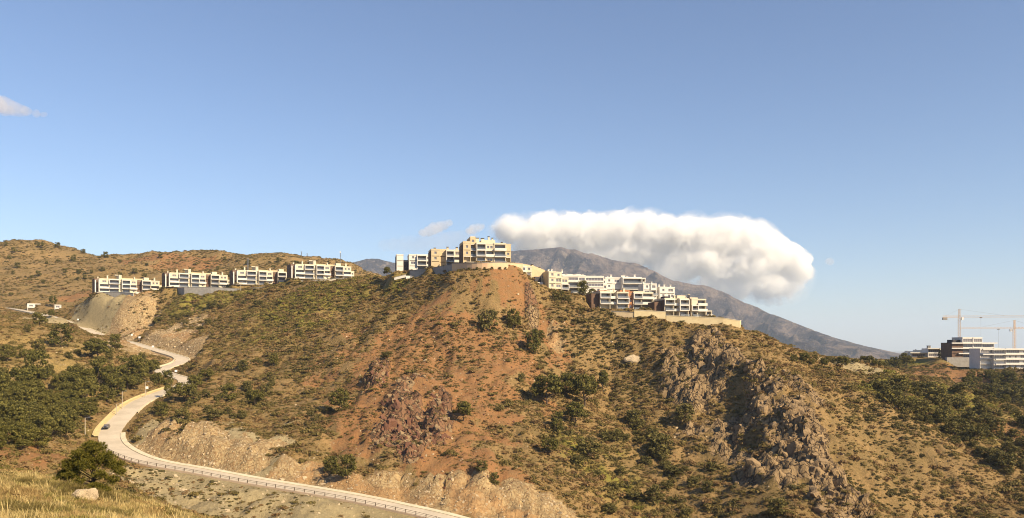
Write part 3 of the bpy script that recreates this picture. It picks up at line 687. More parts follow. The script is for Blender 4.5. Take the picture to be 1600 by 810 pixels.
stand([(1505,590),(1610,588),(1612,640),(1560,632),(1510,612)], 50, 10, 18, 'pine_tree', 'dark tree', 'the wood under the unfinished building', 'tree', 'round', 'trees under the building site', .45)
stand([(880,690),(1000,660),(1110,700),(1150,805),(930,808)], 26, 16, 30, 'bush', 'olive bush', 'the green gully floor', 'bush', 'bush', 'bushes on the gully floor', .8, (.5, .75))
stand([(1235,566),(1330,566),(1420,566),(1430,574),(1300,580)], 26, 9, 20, 'pine_tree', 'dark tree', 'the low ground beyond the hill', 'tree', 'round', 'trees on the low ground beyond the hill', .6)
stand([(200,500),(330,480),(420,470),(430,500),(300,518),(240,508)], 14, 10, 20, 'bush', 'dark bush', 'the slope below the four blocks', 'bush', 'bush', 'bushes below the four apartment blocks', .9, (.5, .8))
stand([(0,380),(60,378),(180,402),(330,406),(520,410),(520,430),(140,440),(0,470)], 45, 5, 11, 'pine_tree', 'distant tree', 'the brown hills behind the blocks', 'tree', 'round', 'trees on the distant hills', 1.2)
for (px, py, w, h, lab) in [(1468,553,8,17,'conifer left of the pair beside the low white villas'),(1479,552,9,20,'taller conifer of the pair beside the low white villas'),(1411,561,8,14,'conifer at the far left of the building site'),(1418,560,6,10,'small conifer next to the far left one'),(1599,548,7,14,'conifer at the right edge behind the unfinished building'),(1365,562,7,12,'lone conifer on the green far field')]:
    tree('conifer_tree', px, py, w, h, lab, 'tree', 'cone', Y={1468:652,1479:648,1411:690,1418:692,1599:640,1365:720}[px])

# ------------------------------------------------------------------ scrub and grass: masses of small plants set on the ground
def instancer(name, protos, P_, sc_, rot_, id_, label, cat):
    pc = bpy.data.collections.new(name + '_kinds')
    for i, me in enumerate(protos):
        o = bpy.data.objects.new('%s_kind_%02d' % (name, i), me); pc.objects.link(o)
    me = bpy.data.meshes.new(name); me.vertices.add(len(P_)); me.vertices.foreach_set('co', P_.astype(np.float32).ravel())
    a = me.attributes.new('siz', 'FLOAT_VECTOR', 'POINT'); a.data.foreach_set('vector', sc_.astype(np.float32).ravel())
    a = me.attributes.new('rot', 'FLOAT_VECTOR', 'POINT'); a.data.foreach_set('vector', rot_.astype(np.float32).ravel())
    a = me.attributes.new('pick', 'INT', 'POINT'); a.data.foreach_set('value', id_.astype(np.int32))
    o = link(name, me); tag(o, label, cat, kind='stuff')
    g = bpy.data.node_groups.new(name, 'GeometryNodeTree')
    g.interface.new_socket('Geometry', in_out='INPUT', socket_type='NodeSocketGeometry'); g.interface.new_socket('Geometry', in_out='OUTPUT', socket_type='NodeSocketGeometry')
    gi = g.nodes.new('NodeGroupInput'); go = g.nodes.new('NodeGroupOutput')
    ci = g.nodes.new('GeometryNodeCollectionInfo'); ci.inputs['Collection'].default_value = pc
    ci.inputs['Separate Children'].default_value = True; ci.inputs['Reset Children'].default_value = True
    ip = g.nodes.new('GeometryNodeInstanceOnPoints'); ip.inputs['Pick Instance'].default_value = True
    def na(nm, typ):
        q_ = g.nodes.new('GeometryNodeInputNamedAttribute'); q_.data_type = typ; q_.inputs['Name'].default_value = nm; return q_.outputs['Attribute']
    g.links.new(gi.outputs[0], ip.inputs['Points']); g.links.new(ci.outputs[0], ip.inputs['Instance'])
    g.links.new(na('pick', 'INT'), ip.inputs['Instance Index']); g.links.new(na('rot', 'FLOAT_VECTOR'), ip.inputs['Rotation']); g.links.new(na('siz', 'FLOAT_VECTOR'), ip.inputs['Scale'])
    g.links.new(ip.outputs[0], go.inputs[0])
    md = o.modifiers.new('scatter', 'NODES'); md.node_group = g
    return o
def zsamp(k, x, y):
    i = np.clip(np.searchsorted(GX, x), 0, nx - 1); j = np.clip(np.searchsorted(GY, y), 0, ny - 1); return zone[k][j, i]
def rsamp(x, y):
    i = np.clip(np.searchsorted(GX, x), 0, nx - 1); j = np.clip(np.searchsorted(GY, y), 0, ny - 1); return rd[j, i]
def wedge(n_, y0, y1, margin=25):
    y = np.sqrt(rng.uniform(y0**2, y1**2, n_)); x = rng.uniform(-1, 1, n_) * (0.64 * y + margin); return x, y
def padfree(x, y):
    ok = np.ones(len(x), bool)
    for (p, r_) in PADS:
        c, s = math.cos(r_), math.sin(r_); dx, dy = x - p.x, y - p.y
        u = dx * c + dy * s; v = -dx * s + dy * c; ok &= ~((np.abs(u) < 17) & (v > -2) & (v < 15))
    return ok
kinds = [shrub_mesh('scrub', M[k], 6, 22, .17, fl) for k in ('sh_olive', 'sh_brown', 'sh_straw', 'sh_dark', 'sh_green') for fl in (.6, .85)]
x, y = wedge(360000, 88, 620)
zz = H(x, y); r_ = rsamp(x, y)
red_, pal_, rok_, grn_, scr_, grs_ = [zsamp(k, x, y) for k in ('red', 'pale', 'rock', 'green', 'scree', 'grass')]
patch = fbm(x / 22, y / 22, 101, 4, .6); fine = fbm(x / 6, y / 6, 107, 3, .6)
dens = 0.74 + 0.95 * patch + 0.5 * fine + 0.25 * grn_ - 0.16 * red_ - 0.92 * pal_ - 0.62 * scr_ - .5 * red_ * (y > 480) - .7 * grn_ * (y > 455) * (x > 150) - 0.45 * rok_
keep = (rng.uniform(0, 1, len(x)) < dens) & (r_ > 6.2) & (rng.uniform(0, 1, len(x)) > grs_ * 1.4) & padfree(x, y)
x, y, zz = x[keep], y[keep], zz[keep]; red_, grn_, pal_, scr_, patch = red_[keep], grn_[keep], pal_[keep], scr_[keep], patch[keep]
u = .6 * rng.uniform(0, 1, len(x)) + .2 + .75 * fbm(x / 45, y / 30, 151, 4, .6) + .2 * patch
rad = np.exp(rng.normal(-.55, .58, len(x))) * (1 - .3 * red_) * (1 - .35 * scr_)
rad = np.clip(rad, .22, 2.8)
kind = np.where(u < .38, 2, np.where(u < .56, 1, np.where(u < .84, 0, 3)))
big = rad > 1.25; kind = np.where(big & (kind == 2), 0, kind)
kind = np.where((grn_ > .5) & (rng.uniform(0, 1, len(x)) < .5), np.where(rng.uniform(0, 1, len(x)) < .6, 4, 0), kind)
kind = np.where((scr_ + pal_ > .5) & (kind == 2), 3, kind)
pick = kind * 2 + rng.integers(0, 2, len(x))
siz = np.stack([rad, rad, rad * rng.uniform(.6, 1.05, len(x))], 1)
rot = np.stack([np.zeros(len(x)), np.zeros(len(x)), rng.uniform(0, 6.28, len(x))], 1)
print('scrub', len(x))
instancer('scrub', kinds, np.stack([x, y, zz - .12 * rad], 1), siz, rot, pick, 'low brown and olive scrub covering the near hillsides', 'scrub')
x, y = wedge(130000, 600, 1150, 60)
patch = fbm(x / 60, y / 60, 121, 4, .6); keep = (rng.uniform(0, 1, len(x)) < .55 + .9 * patch) & (rsamp(x, y) > 8) & padfree(x, y); x, y, patch = x[keep], y[keep], patch[keep]
zz = H(x, y); rad = np.clip(np.exp(rng.normal(.1, .45, len(x))), .6, 4.0); u = rng.uniform(0, 1, len(x))
kind = np.where(u < .10, 1, np.where(u < .28, 2, np.where(u < .78, 0, 3))); pick = kind * 2 + rng.integers(0, 2, len(x))
instancer('scrub_far', kinds, np.stack([x, y, zz - .15 * rad], 1), np.stack([rad, rad, rad * .7], 1), np.stack([0 * x, 0 * x, rng.uniform(0, 6.28, len(x))], 1), pick, 'dark scrub speckling the distant brown hills', 'scrub')
# foreground grass
def tuft(name, mat, nb, h, sp):
    a = rng.uniform(0, 6.28, nb); r0 = sp * np.sqrt(rng.uniform(0, 1, nb)); bx_, by_ = r0 * np.cos(a), r0 * np.sin(a)
    hh = h * rng.uniform(.5, 1.1, nb); la = a + rng.normal(0, .8, nb); ln = hh * rng.uniform(.15, .75, nb); wd_ = .012 * rng.uniform(.7, 1.6, nb)
    px_, py_ = -np.sin(la) * wd_, np.cos(la) * wd_
    A_ = np.stack([bx_ - px_, by_ - py_, 0 * hh], 1); B_ = np.stack([bx_ + px_, by_ + py_, 0 * hh], 1)
    C_ = np.stack([bx_ + .35 * ln * np.cos(la) + px_, by_ + .35 * ln * np.sin(la) + py_, .6 * hh], 1); D_ = np.stack([bx_ + .35 * ln * np.cos(la) - px_, by_ + .35 * ln * np.sin(la) - py_, .6 * hh], 1)
    E_ = np.stack([bx_ + ln * np.cos(la), by_ + ln * np.sin(la), hh], 1)
    v = np.stack([A_, B_, C_, D_, E_], 1).reshape(-1, 3); b0 = np.arange(nb) * 5
    f = np.vstack([np.stack([b0, b0 + 1, b0 + 2], 1), np.stack([b0, b0 + 2, b0 + 3], 1), np.stack([b0 + 3, b0 + 2, b0 + 4], 1)])
    me = np_mesh(name, v, f); me.materials.append(mat); return me
tufts = [tuft('tuft', M['straw'], 55, .38, .30), tuft('tuft', M['straw'], 45, .52, .25), tuft('tuft', M['gstraw'], 60, .4, .34), tuft('tuft', M['straw'], 12, .85, .18), tuft('tuft', M['sh_straw'], 50, .45, .3), tuft('tuft', M['sh_olive'], 50, .5, .3)]
y = np.sqrt(rng.uniform(26**2, 108**2, 42000)); x = rng.uniform(-.68, -.20, len(y)) * y
keep = (rng.uniform(0, 1, len(x)) < .75 + .8 * fbm(x / 4, y / 4, 131, 3)) & (zsamp('grass', x, y) > .06); x, y = x[keep], y[keep]
gp = fbm(x / 7, y / 7, 137, 3) + rng.normal(0, .25, len(x)); pick = np.where(gp > .10, 2, np.where(rng.uniform(0, 1, len(x)) < .12, 3, np.where(rng.uniform(0, 1, len(x)) < .6, 0, 1)))
g2_ = fbm(x / 3, y / 5, 139, 3) + rng.normal(0, .15, len(x)); pick = np.where(g2_ > .24, 4, np.where(g2_ < -.36, 5, pick))
s_ = rng.uniform(.5, 1.35, len(x)) * (1 + .35 * fbm(x / 2.5, y / 2.5, 141, 2))
instancer('grass', tufts, np.stack([x, y, H(x, y) - .03], 1), np.stack([s_, s_, s_], 1), np.stack([rng.normal(0, .12, len(x)), rng.normal(0, .12, len(x)), rng.uniform(0, 6.28, len(x))], 1), pick, 'dry straw coloured grass on the near mound', 'grass')
print('grass', len(x), time.time() - T0)
# green and brown scrub at the back edge of the mound
y = rng.uniform(58, 112, 1500); x = rng.uniform(-.66, -.36, 1500) * y; gz = zsamp('grass', x, y)
keep = (rng.uniform(0, 1, 1500) < np.where(y < 66, .16, .85)); x, y = x[keep], y[keep]
rad = np.clip(np.exp(rng.normal(-.75, .4, len(x))), .2, 1.1); pick = np.array([0, 1, 4, 5, 8, 9, 0, 2])[rng.integers(0, 8, len(x))]
nk = [shrub_mesh('near_scrub', M[k], 8, 70, .075, fl) for k in ('sh_olive', 'sh_brown', 'sh_straw', 'sh_dark', 'sh_green') for fl in (.6, .85)]
instancer('mound_scrub', nk, np.stack([x, y, H(x, y) - .1 * rad], 1), np.stack([rad, rad, rad * .9], 1), np.stack([0 * x, 0 * x, rng.uniform(0, 6.28, len(x))], 1), pick, 'small green and brown shrubs behind the dry grass', 'scrub')

# ------------------------------------------------------------------ foreground pine and boulder
p = W(143, 772, 74); p.z = ground(p.x, p.y)
fp = empty('pine_tree', p); tag(fp, 'large bushy green pine on the near mound above the boulder', 'tree')
ks = 74 / F
V = []; Fc = []; n0 = 0; bb = MB(); base = Vector((0, 0, -.3))
bb.bar(base, (0.2, 0, 1.4), .20, 8, .15); bb.bar((0.2, 0, 1.4), (.05, .1, 3.6), .15, 8, .06)
lob = [(-2.3,.2,1.4,.8),(-1.6,-.4,2.3,.9),(-.6,-.5,3.2,.95),(.4,0,3.8,.9),(1.3,-.3,3.0,.9),(1.9,.3,2.2,.85),(2.5,-.1,1.7,.6),(.1,-.9,2.4,1.0),(-1.0,.8,2.6,.9),(.9,.9,2.6,.9),(-2.7,-.2,1.0,.55),(1.2,-1.0,1.5,.7),(-.3,.3,3.9,.75),(-1.3,-.9,1.5,.75),(2.2,-.6,1.0,.55),(1.0,-1.1,.45,.75),(1.6,-.9,.2,.55),(-.5,-1.2,1.0,.5),(.5,-1.3,-.1,.6),(-1.9,.5,1.9,.8)]
for (lx, ly, lz, lr) in lob:
    bb.bar((0.15, 0, max(.1, lz * .55)), (lx * .8, ly * .8, lz), .055, 5, .02)
    nt_ = int(150 * lr * lr)
    for _ in range(nt_):
        d = rng.normal(0, 1, 3); d /= np.linalg.norm(d); c = np.array([lx, ly, lz + .15]) + d * lr * np.array([1, 1, .52]) * rng.uniform(.35, 1.02)
        k = 26; nd = rng.normal(0, .75, (k, 3)) + d * .55 + np.array([0, 0, .55]); nd /= np.linalg.norm(nd, axis=1)[:, None]
        L_ = .27 * rng.uniform(.6, 1.2, (k, 1)); sd = np.cross(nd, rng.normal(0, 1, (k, 3))); sd /= np.linalg.norm(sd, axis=1)[:, None]; sd *= .022
        v = np.stack([c - sd, c + sd, c + nd * L_], 1).reshape(-1, 3); V.append(v); Fc.append(np.arange(3 * k).reshape(-1, 3) + n0); n0 += 3 * k
me = np_mesh('needles', np.vstack(V), np.vstack(Fc)); cr = link('crown', me, fp, M['nearpine']); bb.build('trunk', M['bark'], fp)
print('pine tris', n0 // 3)
def rock_mesh(name, seed, sub=4, sx_=1, sy_=1, sz_=1, rough=.35, facet=10):
    r2 = np.random.default_rng(seed); bm = bmesh.new(); bmesh.ops.create_icosphere(bm, subdivisions=sub, radius=1)
    pl = r2.normal(0, 1, (facet, 3)); pl /= np.linalg.norm(pl, axis=1)[:, None]; pd = r2.uniform(.55, .95, facet)
    co_ = np.array([v.co[:] for v in bm.verts]); dd = co_ @ pl.T
    s = np.min(np.where(dd > 1e-3, pd / np.maximum(dd, 1e-3), 9), axis=1); s = np.minimum(s, 1.05)
    nz_ = fbm(co_[:, 0] * 2 + seed, co_[:, 1] * 2 + co_[:, 2] * 1.7, seed, 4, .6); n2_ = fbm(co_[:, 0] * 6 + seed, co_[:, 1] * 6 - co_[:, 2] * 5, seed + 3, 3, .6)
    co_ = co_ * (s * (1 + rough * nz_ + rough * .4 * n2_))[:, None] * np.array([sx_, sy_, sz_])
    for v, c in zip(bm.verts, co_): v.co = c
    me = bpy.data.meshes.new(name); bm.to_mesh(me); bm.free(); return me
M['palerock'] = surf('pale_stone', (0.50, 0.395, 0.26), (0.40, 0.31, 0.20), scale=1.5, bstr=.8, bdist=.15)
M['darkrock'] = surf('dark_crag_rock', (0.29, 0.198, 0.106), (0.165, 0.115, 0.066), scale=.35, bstr=.9, bdist=.4)
M['redrock'] = surf('dark_red_rock', (0.175, 0.082, 0.048), (0.10, 0.05, 0.034), scale=.35, bstr=.9, bdist=.4)
p = W(133, 779, 66); p.z = ground(p.x, p.y)
bo = link('boulder', rock_mesh('boulder', 4, 4, .92, .8, .68, .2, 9), None, M['palerock']); bo.location = p + Vector((0, 0, .5)); bo.rotation_euler = (0, -.18, .3)
tag(bo, 'pale boulder lying in the dry grass before the near pine', 'boulder')
def hull_rock(name, seed, k=15):
    r2 = np.random.default_rng(seed); bm = bmesh.new(); pts = r2.normal(0, 1, (k, 3)); pts /= np.linalg.norm(pts, axis=1)[:, None]; pts = np.sign(pts) * np.abs(pts) ** .7; pts *= r2.uniform(.6, 1.0, (k, 1)) * np.array([1, .8, .95])
    for p_ in pts: bm.verts.new(p_)
    g_ = bmesh.ops.convex_hull(bm, input=list(bm.verts)); bmesh.ops.delete(bm, geom=[v for v in g_['geom_interior'] if isinstance(v, bmesh.types.BMVert)], context='VERTS')
    me = bpy.data.meshes.new(name); bm.to_mesh(me); bm.free(); return me
def crag(px, py, wpx, hpx, mat, label, nrock, seed):
    c = hit(px, py)
    if c is None: return
    e = empty('rock_outcrop', c); tag(e, label, 'rock'); s = c.y / F; r3 = random.Random(seed)
    for k in range(nrock):
        qx = px + r3.uniform(-.5, .5) * wpx; qy = py + r3.uniform(-.5, .5) * hpx; q_ = hit(qx, qy)
        if q_ is None or abs(q_.y - c.y) > 45: continue
        z = r3.choice((.45, .6, .7, .9, 1.25)) * r3.uniform(.8, 1.2) * min(wpx, hpx) * s * .13
        o = link('rock', ROCKS[mat][r3.randrange(6)], e); o.location = q_ - c - Vector((0, 0, z * .45)); o.scale = (z * r3.uniform(.6, 1.2), z * r3.uniform(.7, 1.3), z * r3.uniform(1.0, 2.0)); o.rotation_euler = (r3.uniform(-.35, .35), r3.uniform(-.35, .35), r3.uniform(0, 6.28))
ROCKS = {}
for mt_ in ('darkrock', 'redrock', 'palerock'):
    ROCKS[mt_] = [hull_rock('rock', 20 + k) for k in range(6)]
    for q_ in ROCKS[mt_]: q_.materials.append(M[mt_])
crag(1110, 552, 56, 40, 'darkrock', 'dark jagged crag below the right terrace wall', 74, 1)
crag(1192, 610, 50, 60, 'darkrock', 'tall dark crag at the head of the right rocky ridge', 74, 2)
crag(1240, 670, 60, 70, 'darkrock', 'dark broken rocks in the middle of the right rocky ridge', 74, 3)
crag(1292, 745, 56, 70, 'darkrock', 'dark broken rocks at the low end of the right rocky ridge', 62, 4)
crag(625, 668, 56, 84, 'redrock', 'dark red crag left of centre on the red slope', 62, 5)
crag(684, 658, 34, 76, 'redrock', 'narrow dark red crag right of its twin on the red slope', 39, 6)
crag(590, 590, 34, 32, 'redrock', 'small dark red rocks at the top left of the red slope', 28, 7)
crag(831, 506, 12, 44, 'redrock', 'upright reddish pinnacle on the nose of the hill', 33, 8)
crag(1096, 610, 40, 40, 'darkrock', 'low brown rocks under the first dark crag', 33, 9)
crag(640, 715, 50, 24, 'redrock', 'dark ledge of rocks above the road cut', 33, 10)
p = hit(989, 562); bo2 = link('boulder', rock_mesh('boulder', 9, 3, 4.0, 2.5, 2.3, .25, 9), None, M['palerock']); bo2.location = p; tag(bo2, 'large pale boulder on the scrubby slope above the gully', 'boulder')

# loose stones on the cuts and slopes
x, y = wedge(260000, 150, 560); sel_ = np.clip(.004 + .34 * zsamp('pale', x, y) + .14 * zsamp('scree', x, y) + .22 * zsamp('rock', x, y) + .08 * zsamp('red', x, y), 0, 1)
keep = (rng.uniform(0, 1, len(x)) < sel_) & (rsamp(x, y) > 6.4) & padfree(x, y); x, y = x[keep], y[keep]
kd = np.where(zsamp('rock', x, y) > .4, 0, np.where((zsamp('red', x, y) > .4) & (rng.uniform(0, 1, len(x)) < .6), 1, 2))
rad = np.clip(np.exp(rng.normal(-1.15, .5, len(x))), .12, 1.4) * np.where(kd == 0, 2.0, .85)
instancer('rubble', ROCKS['darkrock'][:3] + ROCKS['redrock'][:3] + ROCKS['palerock'][:3], np.stack([x, y, H(x, y) - .1 * rad], 1), np.stack([rad, rad, rad * .8], 1), rng.uniform(-.5, 6.28, (len(x), 3)) * np.array([.1, .1, 1]), kd * 3 + rng.integers(0, 3, len(x)), 'loose stones strewn over the cuts and rocky slopes', 'stones')

# ------------------------------------------------------------------ buildings
WIN = {}
def window(parent, x0, x1, z0, z1, y, frame='white', mull=None):
    """a window: frame with mullions, its pane a sub-part; shared meshes by size"""
    w, h = round(x1 - x0, 2), round(z1 - z0, 2); key = (w, h, frame)
    if key not in WIN:
        k = mull if mull is not None else max(0, int(round(w / 1.6)) - 1)
        f = MB().ring(0, w, 0, h, 0, .10, .07)
        for i in range(k): xx = w * (i + 1) / (k + 1); f.box(xx - .04, xx + .04, 0.005, .09, .072, h - .072)
        fm = bpy.data.meshes.new('window'); fm.from_pydata(f.v, [], f.f); fm.materials.append(M[frame])
        g = MB().box(.06, w - .06, .04, .07, .06, h - .06)
        gm = bpy.data.meshes.new('pane'); gm.from_pydata(g.v, [], g.f); gm.materials.append(M['glass']); WIN[key] = (fm, gm)
    fm, gm = WIN[key]
    o = link('window', fm, parent); o.location = (x0, y, z0); link('pane', gm, o); return o
def part(name, mat, parent, *boxes):
    b_ = MB()
    for q_ in boxes: b_.box(*q_)
    return b_.build(name, M[mat], parent)
def chimney(parent, x, y, z, w, h, mat, cap='darkgrey', d=None):
    d = d or w
    c = part('chimney', mat, parent, (x, x + w, y, y + d, z - .05, z + h))
    part('chimney_cap', cap, c, (x - .15, x + w + .15, y - .15, y + d + .15, z + h + .25, z + h + .45), (x + .1, x + w - .1, y + .1, y + d - .1, z + h + .003, z + h + .25)); return c
def block(name, label, loc, rot, bays, fh, depth, side='brown', slab='white', cat='building', group=None, under=3.0, rec=2.0):
    """bays: (width, front offset, wall material, cells from the ground up, parapet height)
    cells: F framed loggia, B balcony with solid parapet, G balcony with glass, W wide window, S small window, O open undercroft, N blank, T twin windows, R ribbon"""
    e = empty(name, loc, rot); tag(e, label, cat, group)
    tw = sum(q_[0] for q_ in bays); x = -tw / 2
    for (w, y0, mat, cells, par) in bays:
        nf = len(cells); top = nf * fh; a, b_ = x + .004, x + w - .004; pw = .28
        wall = [(a, b_, y0 + rec, depth, -under, top)]
        ww = MB()
        for q_ in wall: ww.box(*q_)
        for s0, s1 in ((a, a + pw), (b_ - pw, b_)): ww.box(s0, s1, y0, y0 + rec - .002, -under, top - .003)
        for k, c in enumerate(cells):
            z0, z1 = k * fh + .16, (k + 1) * fh - .16; ia_, ib_ = a + pw + .003, b_ - pw - .003
            if c in 'WSNTR':
                if c == 'N': ww.box(ia_, ib_, y0 + .01, y0 + rec - .004, z0, z1); continue
                if c == 'W': ops = [((ia_ + ib_) / 2, min(ib_ - ia_ - .8, 2.6), .9, 2.3)]
                elif c == 'R': ops = [((ia_ + ib_) / 2, ib_ - ia_ - .3, .8, fh - .75)]
                elif c == 'S': ops = [((ia_ + ib_) / 2, 1.25, 1.0, 2.3)]
                else: ops = [(ia_ + (ib_ - ia_) * .28, 1.3, .9, 2.3), (ia_ + (ib_ - ia_) * .72, 1.3, .9, 2.3)]
                lo, hi = z0 + ops[0][2], min(z0 + ops[0][3], z1 - .1)
                ww.box(ia_, ib_, y0 + .01, y0 + rec - .004, z0, lo); ww.box(ia_, ib_, y0 + .01, y0 + rec - .004, hi, z1)
                xs_ = ia_
                for (cx_, ow, _, _) in ops:
                    ww.box(xs_, cx_ - ow / 2, y0 + .01, y0 + rec - .004, lo, hi); window(e, cx_ - ow / 2, cx_ + ow / 2, lo, hi, y0 + .28, 'white'); xs_ = cx_ + ow / 2
                ww.box(xs_, ib_, y0 + .01, y0 + rec - .004, lo, hi)
            else:
                if c != 'O': window(e, ia_ + .1, ib_ - .1, z0 + .03, z1 - .35, y0 + rec - .15, 'metal')
                if c == 'F':
                    fr = MB().ring(a - .12, b_ + .12, k * fh - .02, (k + 1) * fh + .02, y0 - 1.0, y0 - .004, .34).build('balcony_frame', M[slab], e)
                    part('railing', 'rail', e, (ia_, ib_, y0 - .78, y0 - .74, z0 + .16, z0 + 1.05))
                elif c == 'B':
                    part('balcony', slab, e, (a - .05, b_ + .05, y0 - 1.5, y0 - .004, k * fh - .18, k * fh + .12), (a - .05, b_ + .05, y0 - 1.5, y0 - 1.3, k * fh + .122, k * fh + 1.15), (a - .05, a + .12, y0 - 1.298, y0 - .004, k * fh + .122, k * fh + 1.15), (b_ - .12, b_ + .05, y0 - 1.298, y0 - .004, k * fh + .122, k * fh + 1.15))
                elif c == 'G':
                    bl = part('balcony', slab, e, (a - .05, b_ + .05, y0 - 1.6, y0 - .004, k * fh - .22, k * fh + .14)); part('railing', 'rail', bl, (a, b_, y0 - 1.55, y0 - 1.51, k * fh + .143, k * fh + 1.1))
        ww.build('wall', M[mat], e)
        for k in range(nf + 1):
            if k < nf and cells[k] in 'WSNTR' and (k == 0 or cells[k - 1] in 'WSNTR'): continue
            part('floor_slab', slab if k else 'grey', e, (a + pw + .002, b_ - pw - .002, y0 + .02, y0 + rec - .006, k * fh - .155, k * fh + .155 - (.16 if k == nf else 0)))
        part('roof', mat, e, (a - .08, b_ + .08, y0 - .1, depth + .05, top + .002, top + .30), (a - .08, b_ + .08, y0 - .1, y0 + .15, top + .302, top + .3 + par), (a - .08, a + .15, y0 + .152, depth, top + .302, top + .3 + par), (b_ - .15, b_ + .08, y0 + .152, depth, top + .302, top + .3 + par))
        x += w
    hl = len(bays[0][3]) * fh; part('side_wall', side, e, (-tw / 2 - .25, -tw / 2 - .003, bays[0][1] + .6, depth - .4, -under, hl - .3))
    return e

# the four cream blocks in a row (left)
def row_block():
    bays = [(3.0, 2.4, 'brown', 'NNN', .3), (6.2, .6, 'cream', 'BBW', .4), (6.4, .2, 'cream', 'GGF', .4), (1.8, 1.4, 'cream', 'NNNN', .2), (5.4, 0, 'cream', 'GFF', .5), (4.6, .5, 'cream', 'SBW', .5), (3.4, 3.2, 'brown', 'NNN', .3), (5.8, .2, 'cream', 'GGF', .5), (6.0, .7, 'cream', 'WBT', .3), (2.6, 2.2, 'cream', 'NS', .3)]
    e = block('apartment_block', 'x', (0, 0, 0), 0, bays, 3.15, 13, 'brown')
    part('penthouse', 'tan', e, (-5.5, 9.5, 5.0, 11, 9.76, 11.3)); part('penthouse', 'cream', e, (9.8, 13.2, 3.6, 10, 9.76, 12.2)); part('penthouse', 'cream', e, (-9.3, -5.8, 4.2, 9.5, 12.92, 13.4))
    for (cx_, w, h) in ((-14.5, .9, 2.6), (3.2, .8, 2.2), (16.6, 1.0, 2.2), (-20.6, .8, 1.2)): chimney(e, cx_, 4, 9.75, w, h, 'cream', 'cream')
    part('fin_wall', 'white', e, (-22.6, -21.9, -.3, 1.2, -2, 8.6)); part('fin_wall', 'white', e, (-20.3, -19.8, -1.2, .5, -2, 9.2))
    part('terrace', 'paving', e, (-22, 21, -5, 2.3, -.5, -.16))
    return e
pr = row_block(); NM = ['leftmost cream apartment block of the four, above the pale scree', 'second cream apartment block from the left, above a dark retaining wall', 'third cream apartment block from the left, beside a tall thin mast', 'fourth cream apartment block from the left, nearest the hilltop']
for i, (px, py, Y, r_) in enumerate(LB):
    o = pr if i == 0 else copy_tree(pr); w = W(px, py, Y); o.location = w; o.rotation_euler = (0, 0, r_); tag(o, NM[i], 'building', 'row of four cream apartment blocks')
def twall(label, pts, h, th, mat, cope=True, fins=0, name='terrace_wall'):
    """free-standing wall along world points whose z is its top"""
    o = pts[0]; e = empty(name, o); tag(e, label, 'wall', kind='thing'); b_ = MB(); c_ = MB()
    for a, d in zip(pts[:-1], pts[1:]):
        u_ = (d - a); u_.z = 0; n_ = Vector((-u_.y, u_.x, 0)).normalized() * th
        q_ = [a - o, d - o, d - o + n_, a - o + n_]; ex = Vector((0, 0, -h))
        b_.add([v + ex for v in q_] + q_, [(0,3,2,1),(4,5,6,7),(0,1,5,4),(1,2,6,5),(2,3,7,6),(3,0,4,7)])
        if cope:
            m_ = n_.normalized() * .12; zz_ = Vector((0, 0, .003)); tq = [a - o - m_ + zz_, d - o - m_ + zz_, d - o + n_ + m_ + zz_, a - o + n_ + m_ + zz_]; up = Vector((0, 0, .22))
            c_.add(tq + [v + up for v in tq], [(0,3,2,1),(4,5,6,7),(0,1,5,4),(1,2,6,5),(2,3,7,6),(3,0,4,7)])
    b_.build('wall_face', M[mat], e)
    if cope: c_.build('coping', M['grey' if mat != 'wallcream' else 'cream'], e)
    return e
twall('low dark grey retaining wall under the leftmost cream block', [W(148, 456.5, 584), W(188, 457, 578), W(208, 458.5, 572)], 9, .6, 'grey')
twall('bright little corner wall at the end of the dark one', [W(213, 456.5, 575), W(222, 457, 582)], 9, .6, 'white')
twall('long dark concrete retaining wall under the second cream block', [W(268, 450, 590), W(288, 449.5, 574), W(330, 449, 572), W(378, 452, 572)], 10, .7, 'grey')
twall('pale terrace wall with hedge under the third cream block', [W(372, 452, 574), W(400, 450, 570), W(440, 446, 568)], 9, .6, 'paving')
twall('cream terrace wall under the fourth cream block', [W(456, 438.5, 572), W(500, 438, 568), W(522, 436, 568), W(548, 435, 568)], 9, .6, 'cream')

# hilltop group
w = W(762, 411, 432); ht = block('hilltop_apartments', 'tall cream apartment building crowning the hilltop above the curved wall', w, R(12),
  [(4.0, 1.0, 'tan', 'OSS', 1.0), (2.8, 2.6, 'ochre', 'OGGW', .3), (4.8, -.2, 'cream', 'GFF', .5), (4.6, .6, 'cream', 'WBT', .6), (6.2, .2, 'cream', 'GGB', .5), (3.0, 1.6, 'tan', 'OSN', .3)], 3.25, 14, 'brown')
part('penthouse', 'cream', ht, (-2.6, 4.6, 3.5, 10, 10.06, 12.3)); part('penthouse', 'cream', ht, (-8.6, -6.2, 3, 8, 13.32, 13.9))
for (cx_, w_, h_) in ((-6.0, 1.9, 2.9), (-2.9, 1.5, 2.8)): chimney(ht, cx_, 2.6, 9.9, w_, h_, 'cream')
for (cx_, w_, h_) in ((.9, .9, 1.6), (2.9, .8, .9)): chimney(ht, cx_, 4.2, 12.3, w_, h_, 'cream')
chimney(ht, 8.0, 4.2, 9.9, .8, 1.2, 'cream')
part('terrace', 'paving', ht, (-12.5, 13, -6, 2.5, -.6, -.17))
arc = []
for k in range(15):
    t_ = k / 14; px = 706 + (817 - 706) * t_; Y = 427.5 - 13 * math.sin(math.pi * min(1, t_ * .95 + .05)); py = 410.5 + (2.0 * (1 - t_)**2) + 6.0 * max(0, t_ - .6)**1.4
    arc.append(W(px, py, Y))
cw = twall('curved pinkish cream retaining wall wrapping the hilltop', arc, 7, .6, 'wallpink')
